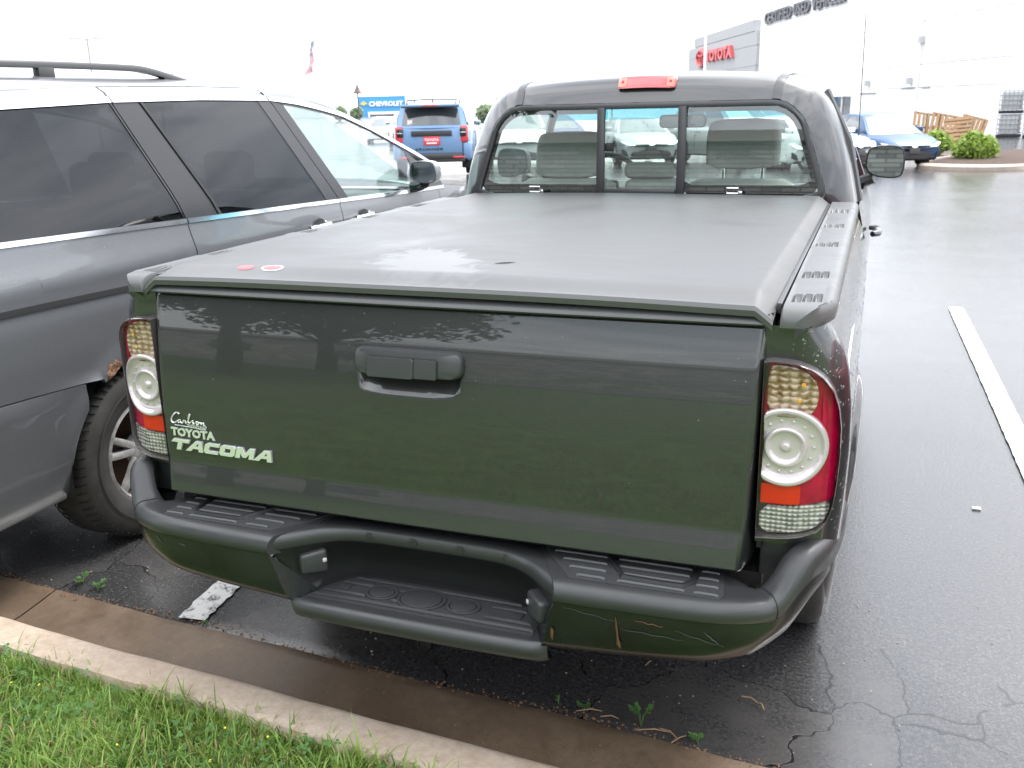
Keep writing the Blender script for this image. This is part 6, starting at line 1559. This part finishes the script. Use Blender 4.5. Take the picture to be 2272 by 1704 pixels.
def bush(label, x, y, z, R, n, seed, H=1.0):
    P = empty('bush', (x, y, z), 0, label, 'bush'); r = random.Random(seed)
    bl = [(0, 0, R*.62*H, R*.86, H*.85)]+[(R*.62*math.cos(a_)*q_, R*.62*math.sin(a_)*q_, R*H*(.55+.75*(1-q_)+r.uniform(-.15, .2)), R*r.uniform(.25, .42), 1) for a_, q_ in [(r.uniform(0, 6.28), r.uniform(.35, 1.15)) for _ in range(18)]]
    v, f = leaf_cloud(n, lambda q, m: lump_fill(q, m, bl), .05, .12, seed); np_obj('foliage', v, f, 'bush_leaf', P)
    for k in range(5):
        a = k*1.25; ob('stem', *tube([(0, 0, -.1), (R*.3*math.cos(a), R*.3*math.sin(a), R*.5), (R*.5*math.cos(a), R*.5*math.sin(a), R*.95)], .02, 5), 'bark', P)
    return P
bush('round light green bush on the mulch island', 3.52, 28.9, ground_z(3.52, 28.9)+.16, .62, 4200, 3, .80)
bush('small bush behind the blue saloon bonnet', 2.85, 36.2, ground_z(2.85, 36.2)+.10, .55, 2600, 4, .85)
def tree(name, label, x, y, z, h, trunk_h, blobs, n, ls, lm, seed, tr=.2, cat_='tree', grp=None):
    P = empty(name, (x, y, z), 0, label, cat_, grp); r = random.Random(seed)
    ob('trunk', *tube([(0, 0, -.2), (.05, .03, trunk_h*.4), (-.05, .05, trunk_h), (.1, 0, h*.75)], [tr*1.25, tr, tr*.75, tr*.25], 10), 'bark', P)
    for b in blobs[1:]:
        ob('limb', *tube([(0, 0, trunk_h*r.uniform(.75, 1.05)), (b[0]*.45, b[1]*.45, trunk_h+(b[2]-trunk_h)*.45), (b[0]*.9, b[1]*.9, b[2])], [tr*.45, tr*.3, tr*.08], 6), 'bark', P)
    v, f = leaf_cloud(n, lambda q, m: lump_fill(q, m, blobs), ls*.6, ls*1.2, seed, .5); np_obj('crown', v, f, lm, P); return P
r_ = random.Random(3)
FT = [(-147, 170, 11.0), (-139.7, 165, 11.3), (-97.5, 165, 3.1), (-48.0, 118, 2.7), (-46.4, 118, 2.4), (-190, 210, 8), (-95.4, 168, 2.9)]
for i, (x, y, h) in enumerate(FT):
    bl = [(0, 0, h*.62, h*.36, 1)]+[(r_.uniform(-.3, .3)*h, r_.uniform(-.3, .3)*h, h*r_.uniform(.45, .8), h*.22, 1) for _ in range(5)]
    lb = ['far tree left of the roof rail gap', 'far tree seen under the minivan roof rail', 'low tree right of the minivan windscreen', 'far tree left of the pickup cab', 'small far tree touching the pickup cab', 'faint tree far off at the left skyline', 'low tree behind the one right of the minivan windscreen'][i]
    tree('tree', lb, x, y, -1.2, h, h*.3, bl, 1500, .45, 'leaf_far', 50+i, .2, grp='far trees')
# behind the photographer: shade tree, road and stone-faced building mirrored in the paint
def big_tree(label, x, y, seed, h=9.5, n=16000, sp=3.6, th=2.9):
    r = random.Random(seed); bl = [(0, 0, h*.68, sp*.62, .85)]+[(sp*.72*math.cos(a)*r.uniform(.5, 1), sp*.72*math.sin(a)*r.uniform(.5, 1), h*r.uniform(.45, .85), sp*r.uniform(.30, .46), .8) for a in np.linspace(0, 6.28*2, 15)[:-1]]
    return tree('shade_tree', label, x, y, .1, h, th, bl, n, .13, 'leaf', seed, .20)
big_tree('shade tree on the verge behind the photographer', -7.2, -8.6, 71, 9.5, 20000, 4.4, 2.7)
big_tree('second shade tree farther left on the verge', -14.5, -11.5, 72, 9, 12000)
big_tree('shade tree farther back on the verge', -8.2, -13.0, 74, 7.5, 12000, 3.4, 2.3)
big_tree('shade tree on the verge to the right', 9.2, -11.6, 73, 8.5, 12000)
M('asphalt_dry', (.11, .11, .112), .7, bump=(120, .4, .005), var=(3, .2)); M('stone_veneer', (.30, .28, .25), .85, var=(2.5, .4), bump=(20, .5, .02)); M('fascia', (.42, .40, .37), .7)
R = [[(x, -13.9+.06*(-x if abs(x) < 40 else math.copysign(-40, x)*0), lawn_z(0, -13.9)+.03) for _ in (0,)]+[(x, y, .30) for y in (-15, -17, -20, -24, -30, -60, -200, -400)] for x in (-400, -100, -60, -30, -10, 0, 10, 30, 60, 100, 400)]
tag(ob('road', *rows(R), 'asphalt_dry', angle=None), kind='structure')
m, t, p, N, K = nodes_of('stone_veneer2'); g = N('ShaderNodeNewGeometry'); sp_ = N('ShaderNodeSeparateXYZ'); cb_ = N('ShaderNodeCombineXYZ'); K(g.outputs['Position'], sp_.inputs[0]); K(sp_.outputs[0], cb_.inputs[0]); K(sp_.outputs[2], cb_.inputs[1])
bt = N('ShaderNodeTexBrick'); K(cb_.outputs[0], bt.inputs['Vector']); bt.inputs['Scale'].default_value = 1.0; bt.inputs['Brick Width'].default_value = .52; bt.inputs['Row Height'].default_value = .13; bt.inputs['Mortar Size'].default_value = .014
bt.inputs['Color1'].default_value = (.55, .53, .50, 1); bt.inputs['Color2'].default_value = (.26, .255, .25, 1); bt.inputs['Mortar'].default_value = (.07, .07, .07, 1); bt.squash = 1.6; bt.squash_frequency = 3
K(bt.outputs['Color'], p.inputs['Base Color']); p.inputs['Roughness'].default_value = .9
SB = empty('stone_building', (0, -22, .28), 0, 'low stone-faced building across the road behind the photographer', 'building')
ob('wall', *box((-9, -3, 1.4), (46, 6, 2.8)), 'stone_veneer2', SB, smooth=False)
ob('fascia', *box((-9, -2.9, 2.95), (46.4, 6.2, .3)), 'fascia', SB, smooth=False)
for k in range(4): ob('window', *box((-28+k*5.2, .02, 1.3), (1.8, .08, 1.1)), 'glass_far', SB, smooth=False)
